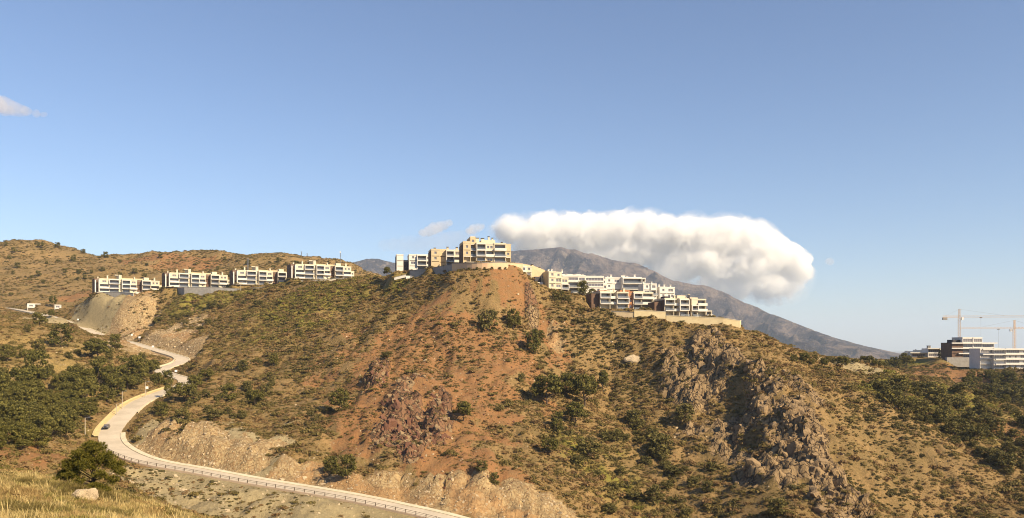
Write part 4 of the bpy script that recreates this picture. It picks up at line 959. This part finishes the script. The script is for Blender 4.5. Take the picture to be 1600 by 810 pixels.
for k, px in enumerate((733, 745, 757, 769, 781, 790)):
    t_ = (px - 706) / 111; Y = 427.5 - 13 * math.sin(math.pi * min(1, t_ * .95 + .05)) - .8; q_ = W(px, 420.5, Y)
    tree('bush', px, 423, 5, 5, 'small shrub at the foot of the curved wall', 'bush', 'bush', 'shrubs at the foot of the curved wall', Y=Y)
twall('long grey sloping wall left of the hilltop building', [W(640, 423.5, 462), W(672, 420, 448), W(700, 415, 436), W(708, 413.5, 431)], 8, .6, 'grey')
w = W(698, 418, 452); tb = block('tan_apartments', 'tan apartment building left of the hilltop tower with small square windows', w, R(13),
  [(4.6, .4, 'tan', 'NSS', .6), (3.6, 2.4, 'ochre', 'NNN', .8), (4.2, .2, 'cream', 'GFF', .4), (4.4, .8, 'cream', 'GBW', .6)], 3.0, 12, 'brown')
for (cx_, h_) in ((-6.6, 1.2), (.4, 1.9), (5.6, 1.9)): chimney(tb, cx_, 3, 9.2, 1.1, h_, 'tan')
w = W(649, 424, 470); wb = block('white_apartments', 'white apartment building at the left end of the hilltop group', w, R(12),
  [(3.8, 3.0, 'white', 'NNN', .4), (3.0, 4.5, 'darkgrey', 'NN', .3), (4.6, .6, 'white', 'NWS', .4), (5.2, .2, 'white', 'GFF', .4), (4.0, 1.2, 'white', 'GBR', .4)], 3.0, 11, 'darkgrey')
twall('short white wall beside the parked van', [W(616, 434, 462), W(634, 429.5, 462)], 1.4, .4, 'white')

# right of the hilltop: descending group
w = W(842, 449, 442); tg = empty('gabled_house', w, R(22)); tag(tg, 'tan gabled house stepping down the ridge right of the hilltop', 'building')
b_ = MB()
for (x0, x1, y0, y1, za, zb_) in ((-8.6, -3.2, 4, 12, 12.6, 12.0), (-3.1, 4.6, 2.2, 12, 11.8, 9.4), (4.7, 8.2, 0, 10, 9.0, 7.2)):
    b_.add([(x0,y0,-8),(x1,y0,-8),(x1,y1,-8),(x0,y1,-8),(x0,y0,za),(x1,y0,zb_),(x1,y1,zb_),(x0,y1,za)], [(0,3,2,1),(4,5,6,7),(0,1,5,4),(1,2,6,5),(2,3,7,6),(3,0,4,7)])
b_.build('wall', M['ochre'], tg)
part('wall', 'cream', tg, (-9.2, -4.0, 2.6, 3.99, -8, 8.4)); part('porch', 'darkgrey', tg, (-2.0, 1.4, .6, 2.19, 2.8, 5.6)); part('porch', 'white', tg, (-2.2, 2.2, -.6, 2.18, -4, 2.6))
for (x0, z0) in ((-6.8, 9.2), (2.6, 5.2)): window(tg, x0, x0 + 1.6, z0, z0 + 1.0, {-6.8: 3.93, 2.6: 2.13}[x0], 'white')
window(tg, 5.6, 6.9, 4.0, 5.2, -.07, 'white')
chimney(tg, -1.5, 6, 11.0, .9, 1.3, 'ochre'); chimney(tg, 2.6, 6, 9.8, .9, 1.1, 'ochre')
w = W(874, 452, 440); h2 = block('cream_house', 'small cream house with many little windows between the gabled and white blocks', w, R(20), [(4.2, 0, 'cream', 'SSS', .3), (3.8, 1.2, 'cream', 'WTS', .3), (4.2, 2.0, 'cream', 'FT', .3)], 2.9, 9, 'ochre', under=6)
for cx_ in (-5.2, -3.4, 2.6): chimney(h2, cx_, 3, 8.9, .7, 1.3, 'white', 'white')
w = W(905, 458, 452); wc = block('white_terraced_block', 'long white apartment block with continuous balcony bands behind the dark tree', w, R(6),
  [(5.0, 1.0, 'white', 'GWR', .3), (9.0, 0, 'white', 'GGR', .5), (4.0, 1.5, 'white', 'GGR', .6), (10.5, 2.6, 'white', 'TRR', .3)], 3.0, 11, 'white', under=6)
for cx_ in (-12.5, -11, -6.5, -2, 2.4): chimney(wc, cx_, 4, 9.2, .8, 1.0, 'white', 'white')
part('penthouse', 'white', wc, (-11.5, 2.0, 4.8, 10, 9.3, 10.6))
w = W(979, 461, 464); w2 = block('white_villa_block', 'white block with a wide balcony rising behind the first terraced building', w, R(10),
  [(4.4, 1.8, 'white', 'NSS', .3), (5.0, 2.8, 'white', 'NNW', .3), (11.0, 0, 'white', 'GGF', .4), (3.0, 1.8, 'white', 'GGG', .2)], 3.1, 11, 'white', under=5)
for (cx_, w_, h_) in ((-8.4, 1.0, 1.6), (-2.0, 2.2, 1.3), (1.0, .9, .9), (5.4, 1.0, 1.8), (-10.2, .7, .8)): chimney(w2, cx_, 3.5, 9.4, w_, h_, 'white', 'white')
w = W(981, 484, 428); t1 = block('terraced_apartments', 'first terraced apartment building above the cream wall, with an orange tiled roof edge', w, R(15),
  [(5.6, 1.6, 'cream', 'OGF', .6), (3.2, 2.8, 'cream', 'OBB', .3), (6.4, .6, 'cream', 'GFG', .3), (2.6, 1.0, 'terra', 'WSN', .6), (4.8, .2, 'cream', 'GGF', .5), (6.6, 1.0, 'cream', 'OBB', .4)], 2.85, 13, 'brown')
part('penthouse', 'terra', t1, (-14.4, -8.2, 3.8, 10, 8.9, 9.9)); part('penthouse', 'terra', t1, (-2.5, 3.0, 4.2, 10, 8.9, 10.3)); part('penthouse', 'cream', t1, (5.0, 10.5, 3.8, 10, 8.9, 9.8)); part('side_wing', 'brown', t1, (-18.4, -14.9, 4.0, 12, -3, 8.2)); chimney(t1, -1.0, 3.8, 9.0, .9, 1.9, 'cream', 'cream'); chimney(t1, -6.4, 3.8, 9.0, .7, 1.5, 'cream', 'cream')
w = W(1077, 495, 420); t2 = block('terraced_apartments', 'second terraced apartment building at the right end of the cream wall', w, R(15),
  [(5.2, 1.0, 'cream', 'OGF', .4), (2.6, 2.4, 'cream', 'OBB', .3), (5.0, .2, 'cream', 'GFF', .4), (1.8, 1.8, 'brown', 'NNN', .2), (3.4, .4, 'cream', 'GFN', .4), (5.0, 1.0, 'cream', 'OBB', .3), (3.2, .8, 'cream', 'B', .1)], 2.85, 13, 'brown')
part('penthouse', 'cream', t2, (-4.8, -.2, 3.8, 9, 8.9, 10.9)); part('penthouse', 'darkgrey', t2, (-11.6, -8.6, 3.8, 9, 8.9, 10.3)); part('penthouse', 'cream', t2, (.6, 7.0, 4.4, 9, 8.9, 10.0)); part('side_wing', 'brown', t2, (-17.2, -13.4, 4.0, 12, -3, 7.4)); chimney(t2, 1.4, 3.8, 8.95, .9, 2.2, 'darkgrey', 'cream'); chimney(t2, -6.6, 3.8, 8.95, .8, 1.4, 'cream', 'cream')
w = W(1043, 476, 452); w3 = block('white_house', 'small white house tucked between the two terraced buildings', w, R(12), [(4.4, 0, 'white', 'NSS', .3), (4.8, 1.0, 'white', 'NTW', .3)], 3.0, 8, 'white', under=4)
for cx_ in (-4, -1, 2.6): chimney(w3, cx_, 3, 9.2, .8, 1.3, 'white', 'white')
w = W(1016, 470, 450); w4 = block('white_house', 'narrow white house just right of the first terraced building', w, R(12), [(4.0, .6, 'white', 'NWS', .3), (3.4, 0, 'white', 'NGW', .3)], 2.9, 8, 'white', under=4)
for cx_ in (-3, 1.6): chimney(w4, cx_, 3, 8.9, .8, 1.1, 'white', 'white')
w = W(938, 462, 458); w5 = block('white_house', 'white house in the gap between the curved white block and the villa block', w, R(8), [(4.4, 0, 'white', 'NSW', .3), (3.6, .8, 'white', 'NTS', .3)], 2.9, 8, 'white', under=4)
for cx_ in (-3, 2.2): chimney(w5, cx_, 3, 8.9, .7, 1.0, 'white', 'white')
w = W(822, 434, 440); w6 = block('white_house', 'small white house stepping down right beside the curved wall', w, R(14), [(3.6, 0, 'white', 'SW', .3), (3.2, .8, 'cream', 'WS', .3)], 2.8, 7, 'white', under=5)
chimney(w6, -1.5, 3, 5.8, .7, 1.0, 'white', 'white')
twall('ochre low wall below the first terraced building', [W(955, 486.5, 411.5), W(990, 488.5, 409)], 6, .6, 'ochre')
twall('tall cream retaining wall between the two terraced buildings', [W(991, 485, 408.6), W(1040, 487.5, 407.6)], 8, .6, 'wallcream')
twall('long cream retaining wall below the second terraced building', [W(1041, 493.5, 405.6), W(1090, 495.5, 403.4), W(1130, 497.5, 401.6), W(1156, 501.5, 401.4), W(1158, 501.5, 406)], 9, .6, 'wallcream')
tree('bush', 1066, 503, 14, 5, 'low dark bush against the long cream wall', 'bush', 'bush', Y=405)

# building site on the right
w = W(1521, 561, 625); s1 = block('unfinished_block', 'stepped white building behind the first crane with dark brown cladding', w, R(2),
  [(8.5, 0, 'brown', 'NNN', .2), (8.0, .6, 'white', 'RGRR', .4), (7.0, .3, 'white', 'GGRR', .4), (9.5, .8, 'white', 'GGR', .3)], 3.9, 15, 'brown', under=5)
part('penthouse', 'darkgrey', s1, (-14, -6, 3.4, 11, 12.1, 14.4)); part('lower_wall', 'grey', s1, (-22, -2, -3.0, -.2, -6, 1.2))
for k, (x0, x1) in enumerate(((-17.2, 17.5), (-17.2, 19.5), (-12, 20.5))): part('balcony_band', 'white', s1, (x0, x1, -1.6, -.25, 11.9 - 3.9 * k - .5, 11.9 - 3.9 * k + .35))
w = W(1597, 577, 588); s2 = block('unfinished_block', 'long white four storey building with balcony bands at the right edge', w, R(0),
  [(9.0, 2.2, 'white', 'OORR', .3), (8.0, .8, 'white', 'RNRR', .3), (10.0, 0, 'white', 'TRTR', .3), (10.0, 0, 'white', 'RTRT', .3), (10.0, .4, 'white', 'RRRR', .3), (10, .8, 'white', 'RRRR', .3)], 3.5, 16, 'white', under=5)
for k in range(1, 5): part('balcony_band', 'white', s2, (-28.4 + (9 if k < 3 else 0), 30, -1.7, -.25, 3.5 * k - .5, 3.5 * k + .35))
w = W(1457, 559, 660); s3 = block('white_villa', 'low white flat roofed villas left of the building site', w, R(0), [(11, 4, 'white', 'R', .2), (9, 0, 'white', 'RR', .2), (9, 1, 'white', 'RR', .3)], 3.4, 10, 'white', under=4)
part('roof_slab', 'white', s3, (-17, -2, 1.0, 4, 3.5, 4.1)); part('roof_slab', 'white', s3, (-5, 16, -2.4, -.2, 6.9, 7.5)); chimney(s3, -1.5, 4, 7.1, 2.2, 2.0, 'grey')
twall('low grey concrete wall across the bare ground below the site', [W(1298, 577, 690), W(1370, 577.5, 660), W(1432, 578, 640)], 4, .6, 'grey')
def lattice(b_, a, d, w, step, r, up=Vector((0, 0, 1))):
    """four-chord lattice beam from a to d"""
    a, d = Vector(a), Vector(d); ax = (d - a); L_ = ax.length; ax.normalize(); s_ = ax.cross(up)
    if s_.length < .1: s_ = ax.cross(Vector((1, 0, 0)))
    s_.normalize(); u_ = s_.cross(ax).normalized(); cs = [(s_ * i + u_ * j) * w / 2 for i, j in ((-1, -1), (1, -1), (1, 1), (-1, 1))]
    for c in cs: b_.bar(a + c, d + c, r, 4)
    k = max(1, int(L_ / step))
    for i in range(k):
        p0, p1 = a + ax * (L_ * i / k), a + ax * (L_ * (i + 1) / k)
        for j in range(4):
            c0_, c1_ = cs[j], cs[(j + 1) % 4]
            b_.bar(p0 + c0_, p1 + c1_, r * .6, 3); b_.bar(p0 + c0_, p0 + c1_, r * .6, 3)
def crane(label, loc, rot, hm, jib, cj, sc_=1.0, mat='crane', hook=14):
    e = empty('tower_crane', loc, rot); tag(e, label, 'crane')
    b_ = MB(); lattice(b_, (0, 0, -6), (0, 0, hm), 1.5 * sc_, 2.2, .09 * sc_); b_.build('mast', M[mat], e)
    b_ = MB(); lattice(b_, (0, 0, hm), (0, 0, hm + 7 * sc_), 1.0 * sc_, 1.8, .08 * sc_); b_.build('tower_top', M[mat], e)
    b_ = MB(); lattice(b_, (.9, 0, hm + 1), (jib, 0, hm + 1), 1.2 * sc_, 2.4, .05 * sc_); jb = b_.build('jib', M[mat], e)
    b_ = MB().bar((0, 0, hm + 6.8 * sc_), (jib * .62, 0, hm + 1.6), .05 * sc_, 4); b_.build('tie_rod', M['metal'], jb)
    b_ = MB(); lattice(b_, (-.9, 0, hm + 1), (-cj, 0, hm + 1), 1.2 * sc_, 2.4, .09 * sc_); cjb = b_.build('counter_jib', M[mat], e)
    MB().bar((0, 0, hm + 6.8 * sc_), (-cj * .85, 0, hm + 1.6), .05 * sc_, 4).build('tie_rod', M['metal'], cjb)
    part('counterweight', 'grey', e, (-cj, -cj + 3.2 * sc_, -.9 * sc_, .9 * sc_, hm - 1.6 * sc_, hm + .3)); part('cab', 'signwhite', e, (.95, 2.6 * sc_, -1.9 * sc_, -.75 * sc_, hm - 1.6 * sc_, hm + .3))
    part('trolley', 'rust', e, (jib * .28, jib * .28 + 1.4, -.7, .7, hm - .15, hm + .33)); MB().bar((jib * .28 + .7, 0, hm), (jib * .28 + .7, 0, hm - hook), .05 * sc_, 4).build('hoist_cable', M['metal'], e)
    return e
w = W(1499, 532, 650); crane('tower crane standing behind the stepped building with its counter jib to the left', w, R(-5), 17.5, 55, 12.5)
w = W(1585, 552, 630); crane('tower crane rising above the long building at the right edge', w, R(183), 18.0, 42, 22)
w = W(480, 411, 1000); crane('small distant crane on the ridge behind the fourth block', w, R(160), 6, 9, 3, .8, 'metal', 3)
def mast(px, py, Y, hpx, label, dish=False):
    q_ = W(px, py, Y); h = hpx * Y / F; e = empty('mast', q_); tag(e, label, 'mast')
    b_ = MB(); lattice(b_, (0, 0, -4), (0, 0, h), .8, 1.6, .10); b_.build('lattice_pole', M['metal'], e)
    b_ = MB()
    for k in range(3): b_.bar((-.9 + .2 * k, 0, h * (.7 + .1 * k)), (.9 - .2 * k, 0, h * (.7 + .1 * k)), .09, 4)
    b_.build('antenna_arm', M['metal'], e)
    if dish: MB().bar((0, -.6, h * .93), (0, -.9, h * .93), .9, 12).build('dish', M['signwhite'], e)
mast(532, 412, 950, 19, 'thin antenna mast with a white dish on the distant ridge', True)
mast(387, 430, 640, 27, 'tall thin grey mast behind the third cream block')
mast(471, 410, 1000, 17, 'thin pole beside the small distant crane')

# ------------------------------------------------------------------ gatehouse, street lamps, signs, vehicles
q_ = hit(52, 493, 500)
w = W(53, 492, 650); w.z = ground(w.x, w.y)
gh = block('gatehouse', 'small white gatehouse beside the far upper road', w, R(30), [(5, 0, 'white', 'W', .2), (4, 1, 'white', 'O', .2)], 3.0, 5, 'white', under=2)
w = W(90, 492, 630); w.z = ground(w.x, w.y); block('gatehouse', 'tiny white cabin right of the gatehouse', w, R(20), [(4, 0, 'white', 'W', .2)], 2.8, 4, 'white', under=2)
def lamp_near(px, py, hpx, label):
    q_ = hit(px, py)
    if q_ is None: return
    h = hpx * q_.y / F; e = empty('street_lamp', q_, R(20)); tag(e, label, 'street lamp', 'street lamps along the road')
    MB().bar((0, 0, -.5), (0, 0, h), .17, 8, .11).build('pole', M['paving'], e); MB().bar((0, 0, h - .05), (1.1, 0, h + .18), .05, 6).build('arm', M['metal'], e)
    hd = part('lamp_head', 'metal', e, (.95, 1.7, -.16, .16, h + .1, h + .24)); part('lens', 'signwhite', hd, (1.05, 1.6, -.11, .11, h + .06, h + .098))
for (px, py, h, lab) in [(133, 681, 27, 'street lamp at the outer edge of the near road bend, above the large pine'), (191, 640, 28, 'street lamp above the sandy wall, nearest to the dark car'), (227, 622, 25, 'street lamp beside the white sign by the sandy wall'), (182, 650, 18, 'shorter street lamp between the two taller ones on the sandy wall'), (244, 580, 16, 'street lamp at the road kink'), (268, 609, 18, 'street lamp on the hill side of the road kink'), (159, 524, 12, 'street lamp on the far upper road'), (376, 455, 14, 'street lamp in front of the third cream block')]: lamp_near(px, py, h, lab)
def sign(px, py, hpx, label):
    q_ = hit(px, py)
    if q_ is None: return
    h = hpx * q_.y / F; e = empty('road_sign', q_, R(15)); tag(e, label, 'sign', 'white signs along the road')
    MB().bar((0, 0, -.4), (0, 0, h), .06, 6).build('post', M['metal'], e); part('panel', 'signwhite', e, (-.6, .6, -.10, -.065, h - .8, h + .2))
for (px, py, h, lab) in [(229.5, 617, 12, 'white sign by the street lamp on the sandy wall'), (275, 588, 9, 'white sign just right of the road kink'), (218, 535, 8, 'white sign at the far road bend'), (239, 549, 8, 'small white sign below the far road bend'), (122, 507, 8, 'small white sign on the pale scree above the road'), (206, 530, 7, 'white sign left of the far road bend')]: sign(px, py, h, lab)
def prism(b_, prof, y0, y1, ins=0.0):
    k = len(prof); b_.add([(x, y0, z) for x, z in prof] + [(x, y1, z) for x, z in prof], [tuple(range(k)), tuple(range(2 * k - 1, k - 1, -1))] + [(i, i + k, (i + 1) % k + k, (i + 1) % k) for i in range(k)]); return b_
m_, t_, bs_ = new_mat('car_paint'); bs_.inputs['Base Color'].default_value = (.025, .022, .025, 1); bs_.inputs['Roughness'].default_value = .3; bs_.inputs['Coat Weight'].default_value = .6; M['carpaint'] = m_
m_, t_, bs_ = new_mat('tyre_rubber'); bs_.inputs['Base Color'].default_value = (.02, .02, .02, 1); M['tyre'] = m_
def vehicle(name, label, cat, loc, rot, paint, van=False):
    e = empty(name, loc, rot); tag(e, label, cat)
    if not van: pf = [(2.1, .35), (2.15, .65), (1.95, .85), (1.0, .98), (-1.75, 1.02), (-2.05, .9), (-2.1, .35)]; cb = [(1.05, .975), (.35, 1.45), (-1.2, 1.48), (-1.85, 1.0)]
    else: pf = [(2.4, .35), (2.45, .9), (1.9, 1.15), (1.2, 1.2), (-2.4, 1.2), (-2.4, .35)]; cb = [(1.5, 1.19), (.95, 2.0), (-2.35, 2.05), (-2.38, 1.19)]
    prism(MB(), pf, -.88, .88).build('body', M[paint], e); cab = prism(MB(), cb, -.76, .76).build('cabin', M[paint], e)
    zt = 1.42 if not van else 1.9; zb_ = 1.03 if not van else 1.3; f0, f1 = ((.95, .42) if not van else (1.42, 1.02))
    g_ = MB(); g_.add([(f0 + .05, -.66, zb_), (f0 + .05, .66, zb_), (f1 + .03, .6, zt), (f1 + .03, -.6, zt)], [(0, 1, 2, 3)]); g_.build('windscreen', M['glass'], cab)
    for s_ in (-1, 1):
        g_ = MB(); x1_ = -1.4 if not van else -.2; g_.add([(f0 - .15, .768 * s_, zb_), (x1_ - .1, .768 * s_, zb_), (x1_ + .15, .768 * s_, zt - .04), (f1 - .02, .768 * s_, zt - .04)], [(0, 1, 2, 3) if s_ < 0 else (3, 2, 1, 0)]); g_.build('side_window', M['glass'], cab)
        part('headlight', 'signwhite', e, (pf[1][0] - .08, pf[1][0] + .02, .62 * s_ - .16, .62 * s_ + .16, .62, .78))
        for wx in (1.3, -1.3):
            wh = MB().bar((wx, .90 * s_, .33), (wx, .68 * s_, .33), .33, 14).build('wheel', M['tyre'], e); MB().bar((wx, .915 * s_, .33), (wx, .905 * s_, .33), .2, 10).build('rim', M['metal'], wh)
    return e
i = ridx(173, 668, 298); tdir = tang[i]; lane = road[i, :2] - left[i] * 1.9
vehicle('car', 'dark hatchback driving down the road into the near bend', 'car', (lane[0], lane[1], road[i, 2] + .09), math.atan2(tdir[1], tdir[0]), 'carpaint')
w = W(641, 435, 458); w.z = ground(w.x, w.y) + .1; vehicle('van', 'white van parked left of the grey sloping wall', 'van', w, R(12), 'white', True)

# ------------------------------------------------------------------ clouds (far beyond the haze)
YC = 33000.0
def cloud_mat(name, dens, col_=(.985, .975, .975), lo=.33):
    m = bpy.data.materials.new(name); m.use_nodes = True; t = m.node_tree; t.nodes.clear()
    o_ = t.nodes.new('ShaderNodeOutputMaterial'); pv = t.nodes.new('ShaderNodeVolumePrincipled')
    pv.inputs['Color'].default_value = (*col_, 1); pv.inputs['Anisotropy'].default_value = .25
    tc = t.nodes.new('ShaderNodeTexCoord').outputs['Object']; k_ = 1.0 / (14.0 * YC / F)
    nz_ = noise(t, k_, 5, .62, tc, .6); mr = t.nodes.new('ShaderNodeMapRange'); mr.inputs[1].default_value = lo; mr.inputs[2].default_value = lo + .2; mr.inputs[3].default_value = 0; mr.inputs[4].default_value = dens
    t.links.new(nz_, mr.inputs[0]); t.links.new(mr.outputs[0], pv.inputs['Density'])
    t.links.new(pv.outputs[0], o_.inputs['Volume']); return m
_b = bmesh.new(); bmesh.ops.create_icosphere(_b, subdivisions=2, radius=1); _b.verts.index_update()
ICO = (np.array([v.co[:] for v in _b.verts]), np.array([[v.index for v in f.verts] for f in _b.faces])); _b.free()
def cloud(name, label, lobes, mat, vox, disp, seed, fine=1.0):
    """lobes (px, py, radius in px): ball clusters remeshed to one billowing closed surface"""
    r4 = np.random.default_rng(seed); s = YC / F; SV = []; SF = []; nv = 0; c0_ = W(lobes[0][0], lobes[0][1], YC)
    def ball(c, r_):
        nonlocal nv
        SV.append(ICO[0] * r_ + np.array(c - c0_)); SF.append(ICO[1] + nv); nv += len(ICO[0])
    for (px, py, r_) in lobes:
        c = W(px, py, YC); c.y += r4.uniform(-1.6, 1.0) * max(r_, 14) * s * (.3 if len(lobes) < 20 else 1)
        ball(c, r_ * s)
        for k in range(4 if len(lobes) < 20 else 2):
            d = Vector(r4.normal(0, 1, 3)); d.normalize(); d.z = abs(d.z) * .9 - .2; ball(c + d * r_ * s * .8, r_ * s * r4.uniform(.35, .6))
    me = np_mesh(name, np.vstack(SV), np.vstack(SF))
    tmp = bpy.data.objects.new('tmp', me); col.objects.link(tmp)
    rm = tmp.modifiers.new('r', 'REMESH'); rm.mode = 'VOXEL'; rm.voxel_size = vox * s; rm.use_smooth_shade = True
    sm = tmp.modifiers.new('s', 'SMOOTH'); sm.factor = .5; sm.iterations = 3
    bpy.context.view_layer.update(); dg = bpy.context.evaluated_depsgraph_get()
    m2 = bpy.data.meshes.new_from_object(tmp.evaluated_get(dg)); bpy.data.objects.remove(tmp); m2.name = name
    q_ = np.zeros(len(m2.vertices) * 3, np.float32); m2.vertices.foreach_get('co', q_); q_ = q_.reshape(-1, 3).astype(float); nn = np.zeros(q_.size, np.float32); m2.vertices.foreach_get('normal', nn); nn = nn.reshape(-1, 3)
    u_ = q_ / s + 500
    for sz, st in ((15, disp), (7, disp * .55), (3.4, disp * .3)):
        bil = 1 - np.abs(2 * vn3(u_[:, 0] / sz, u_[:, 1] / sz, u_[:, 2] / sz, seed + int(sz)) - 1); q_ = q_ + nn * ((np.sqrt(np.clip(bil, 0, 1)) - .75) * st * s)[:, None]
    m2.vertices.foreach_set('co', q_.astype(np.float32).ravel()); m2.update()
    m2.materials.clear(); m2.materials.append(mat); o = link(name, m2); o.location = c0_; tag(o, label, 'cloud'); return o
OUT = [(768,352),(790,339),(820,342),(850,335),(880,332),(910,338),(940,341),(975,332),(1010,333),(1040,342),(1080,343),(1120,340),(1160,347),(1195,356),(1224,378),(1242,394),(1264,410),(1266,430),(1255,458),(1220,480),(1160,478),(1100,462),(1050,448),(1000,430),(930,414),(870,404),(800,398),(766,380)]
def outdist(x, y):
    return min(math.hypot(x - (a[0] + t_ * (b[0] - a[0])), y - (a[1] + t_ * (b[1] - a[1]))) for a, b in zip(OUT, OUT[1:] + OUT[:1]) for t_ in [max(0, min(1, ((x - a[0]) * (b[0] - a[0]) + (y - a[1]) * (b[1] - a[1])) / ((b[0] - a[0])**2 + (b[1] - a[1])**2)))])
r5 = random.Random(3); lob = [(1000, 380, 24)]
while len(lob) < 300:
    x_, y_ = r5.uniform(768, 1266), r5.uniform(332, 476)
    if not inpoly(x_, y_, OUT): continue
    d_ = outdist(x_, y_); r_ = min(27, d_ * r5.uniform(.9, 1.2) + 8)
    if d_ < r5.choice((3, 6, 10)): continue
    lob.append((x_, y_, r_))
DC = 1.0 / (7.0 * YC / F)
ELL = [(798,362,30,22),(850,358,46,27),(900,360,50,29),(950,366,50,30),(988,358,50,30),(1040,370,60,34),(1090,372,62,36),(1140,376,60,38),(1180,386,50,40),(1215,402,38,34),(1238,422,30,28),(1150,418,70,36),(1080,406,70,32),(1000,394,74,26),(900,384,76,18),(1205,448,44,26),(1140,448,56,24),(850,384,60,18),(960,402,70,20),(1060,428,60,24),(1105,446,56,22)]
def cumulus_mat(name, dens, org, cut=.04, soft=.75):
    m = bpy.data.materials.new(name); m.use_nodes = True; t = m.node_tree; t.nodes.clear(); s = YC / F
    o_ = t.nodes.new('ShaderNodeOutputMaterial'); pv = t.nodes.new('ShaderNodeVolumePrincipled'); tc = t.nodes.new('ShaderNodeTexCoord').outputs['Object']
    pv.inputs['Color'].default_value = (1, .995, .99, 1); pv.inputs['Anisotropy'].default_value = .0; acc = None
    for (cx_, cy__, rx, ry) in ELL:
        c = W(cx_, cy__, YC) - org; a = t.nodes.new('ShaderNodeVectorMath'); a.operation = 'SUBTRACT'; t.links.new(tc, a.inputs[0]); a.inputs[1].default_value = c
        b = t.nodes.new('ShaderNodeVectorMath'); b.operation = 'MULTIPLY'; t.links.new(a.outputs[0], b.inputs[0]); b.inputs[1].default_value = (1 / (rx * s), 1 / (ry * 1.5 * s), 1 / (ry * s))
        l = t.nodes.new('ShaderNodeVectorMath'); l.operation = 'LENGTH'; t.links.new(b.outputs[0], l.inputs[0])
        if acc is None: acc = l.outputs['Value']
        else:
            q_ = t.nodes.new('ShaderNodeMath'); q_.operation = 'SMOOTH_MIN'; q_.inputs[2].default_value = .25; t.links.new(acc, q_.inputs[0]); t.links.new(l.outputs['Value'], q_.inputs[1]); acc = q_.outputs[0]
    n1 = noise(t, 1 / (40 * s), 8, .62, tc, .4); n2 = noise(t, 1 / (9 * s), 4, .6, tc)
    d = mul(t, mul(t, acc, -1.0), 1.0, 'ADD'); v = mul(t, d, 1.5)
    v = mul(t, v, mul(t, mul(t, n1, .5, 'SUBTRACT'), 3.3), 'ADD'); v = mul(t, v, mul(t, mul(t, n2, .5, 'SUBTRACT'), .9), 'ADD')
    mr = t.nodes.new('ShaderNodeMapRange'); mr.inputs[1].default_value = cut; mr.inputs[2].default_value = cut + soft; mr.inputs[3].default_value = 0; mr.inputs[4].default_value = dens
    t.links.new(v, mr.inputs[0]); m3 = t.nodes.new('ShaderNodeMapRange'); m3.inputs[1].default_value = cut - .75; m3.inputs[2].default_value = cut + .2; m3.inputs[3].default_value = 0; m3.inputs[4].default_value = dens * .07; t.links.new(v, m3.inputs[0]); t.links.new(mul(t, mr.outputs[0], m3.outputs[0], 'ADD'), pv.inputs['Density']); t.links.new(pv.outputs[0], o_.inputs['Volume']); return m
cloud('cloud', 'large white cumulus cloud resting on the mountain ridge', lob, cumulus_mat('cloud_vapour', DC * 1.1, W(lob[0][0], lob[0][1], YC)), 1.8, 6, 1)
thin = cloud_mat('thin_cloud_vapour', DC * .45, (1, .97, .95), .28)
cloud('cloud', 'small pinkish cloud puff left of the hilltop building', [(662,364,6),(670,361,8),(678,358,9),(686,355,8),(694,352,7),(702,349,5)], thin, 1.0, 5, 2)
cloud('cloud', 'tiny cloud puff just above the hilltop building', [(734,361,6),(740,358,8),(747,356,7),(753,354,5)], thin, 1.0, 4, 3)
wisp = cloud_mat('cloud_wisp_vapour', DC * .26, (1, .96, .95), .26)
cloud('cloud', 'pale wispy cloud cut by the left edge of the photo', [(-20,158,16),(-6,163,15),(8,167,14),(20,170,11),(32,173,9),(44,175,7),(56,177,5),(68,179,3.5)], wisp, 1.4, 7, 4)
cloud('cloud', 'faint low cloud under the right end of the large cumulus', [(1185,466,10),(1200,470,10),(1215,472,7),(1255,430,14),(1298,409,6)], wisp, 1.4, 6, 5)
cloud('cloud', 'faint haze like cloud behind the hilltop group', [(600,384,9),(615,383,11),(630,382,13),(645,382,14),(660,381,15),(675,380,16),(690,378,16),(705,376,16),(720,375,15),(735,374,13)], cloud_mat('faint_vapour', DC * .07, (1, .97, .96), .2), 1.4, 5, 6)
# ------------------------------------------------------------------ haze: one closed box of even air round everything but the sky and clouds
m = bpy.data.materials.new('haze_air'); m.use_nodes = True; t = m.node_tree; t.nodes.clear()
o_ = t.nodes.new('ShaderNodeOutputMaterial'); pv = t.nodes.new('ShaderNodeVolumePrincipled')
pv.inputs['Color'].default_value = (0.64, 0.78, 1.0, 1); pv.inputs['Density'].default_value = 5e-5; pv.inputs['Anisotropy'].default_value = 0.0
t.links.new(pv.outputs[0], o_.inputs['Volume'])
hz = MB().box(-21000, 21000, -400, 30000, -97, 900).build("haze", m)
tag(hz, 'pale even haze in the air between the hills and the mountain', 'haze', kind='stuff')
print('script', time.time() - T0)
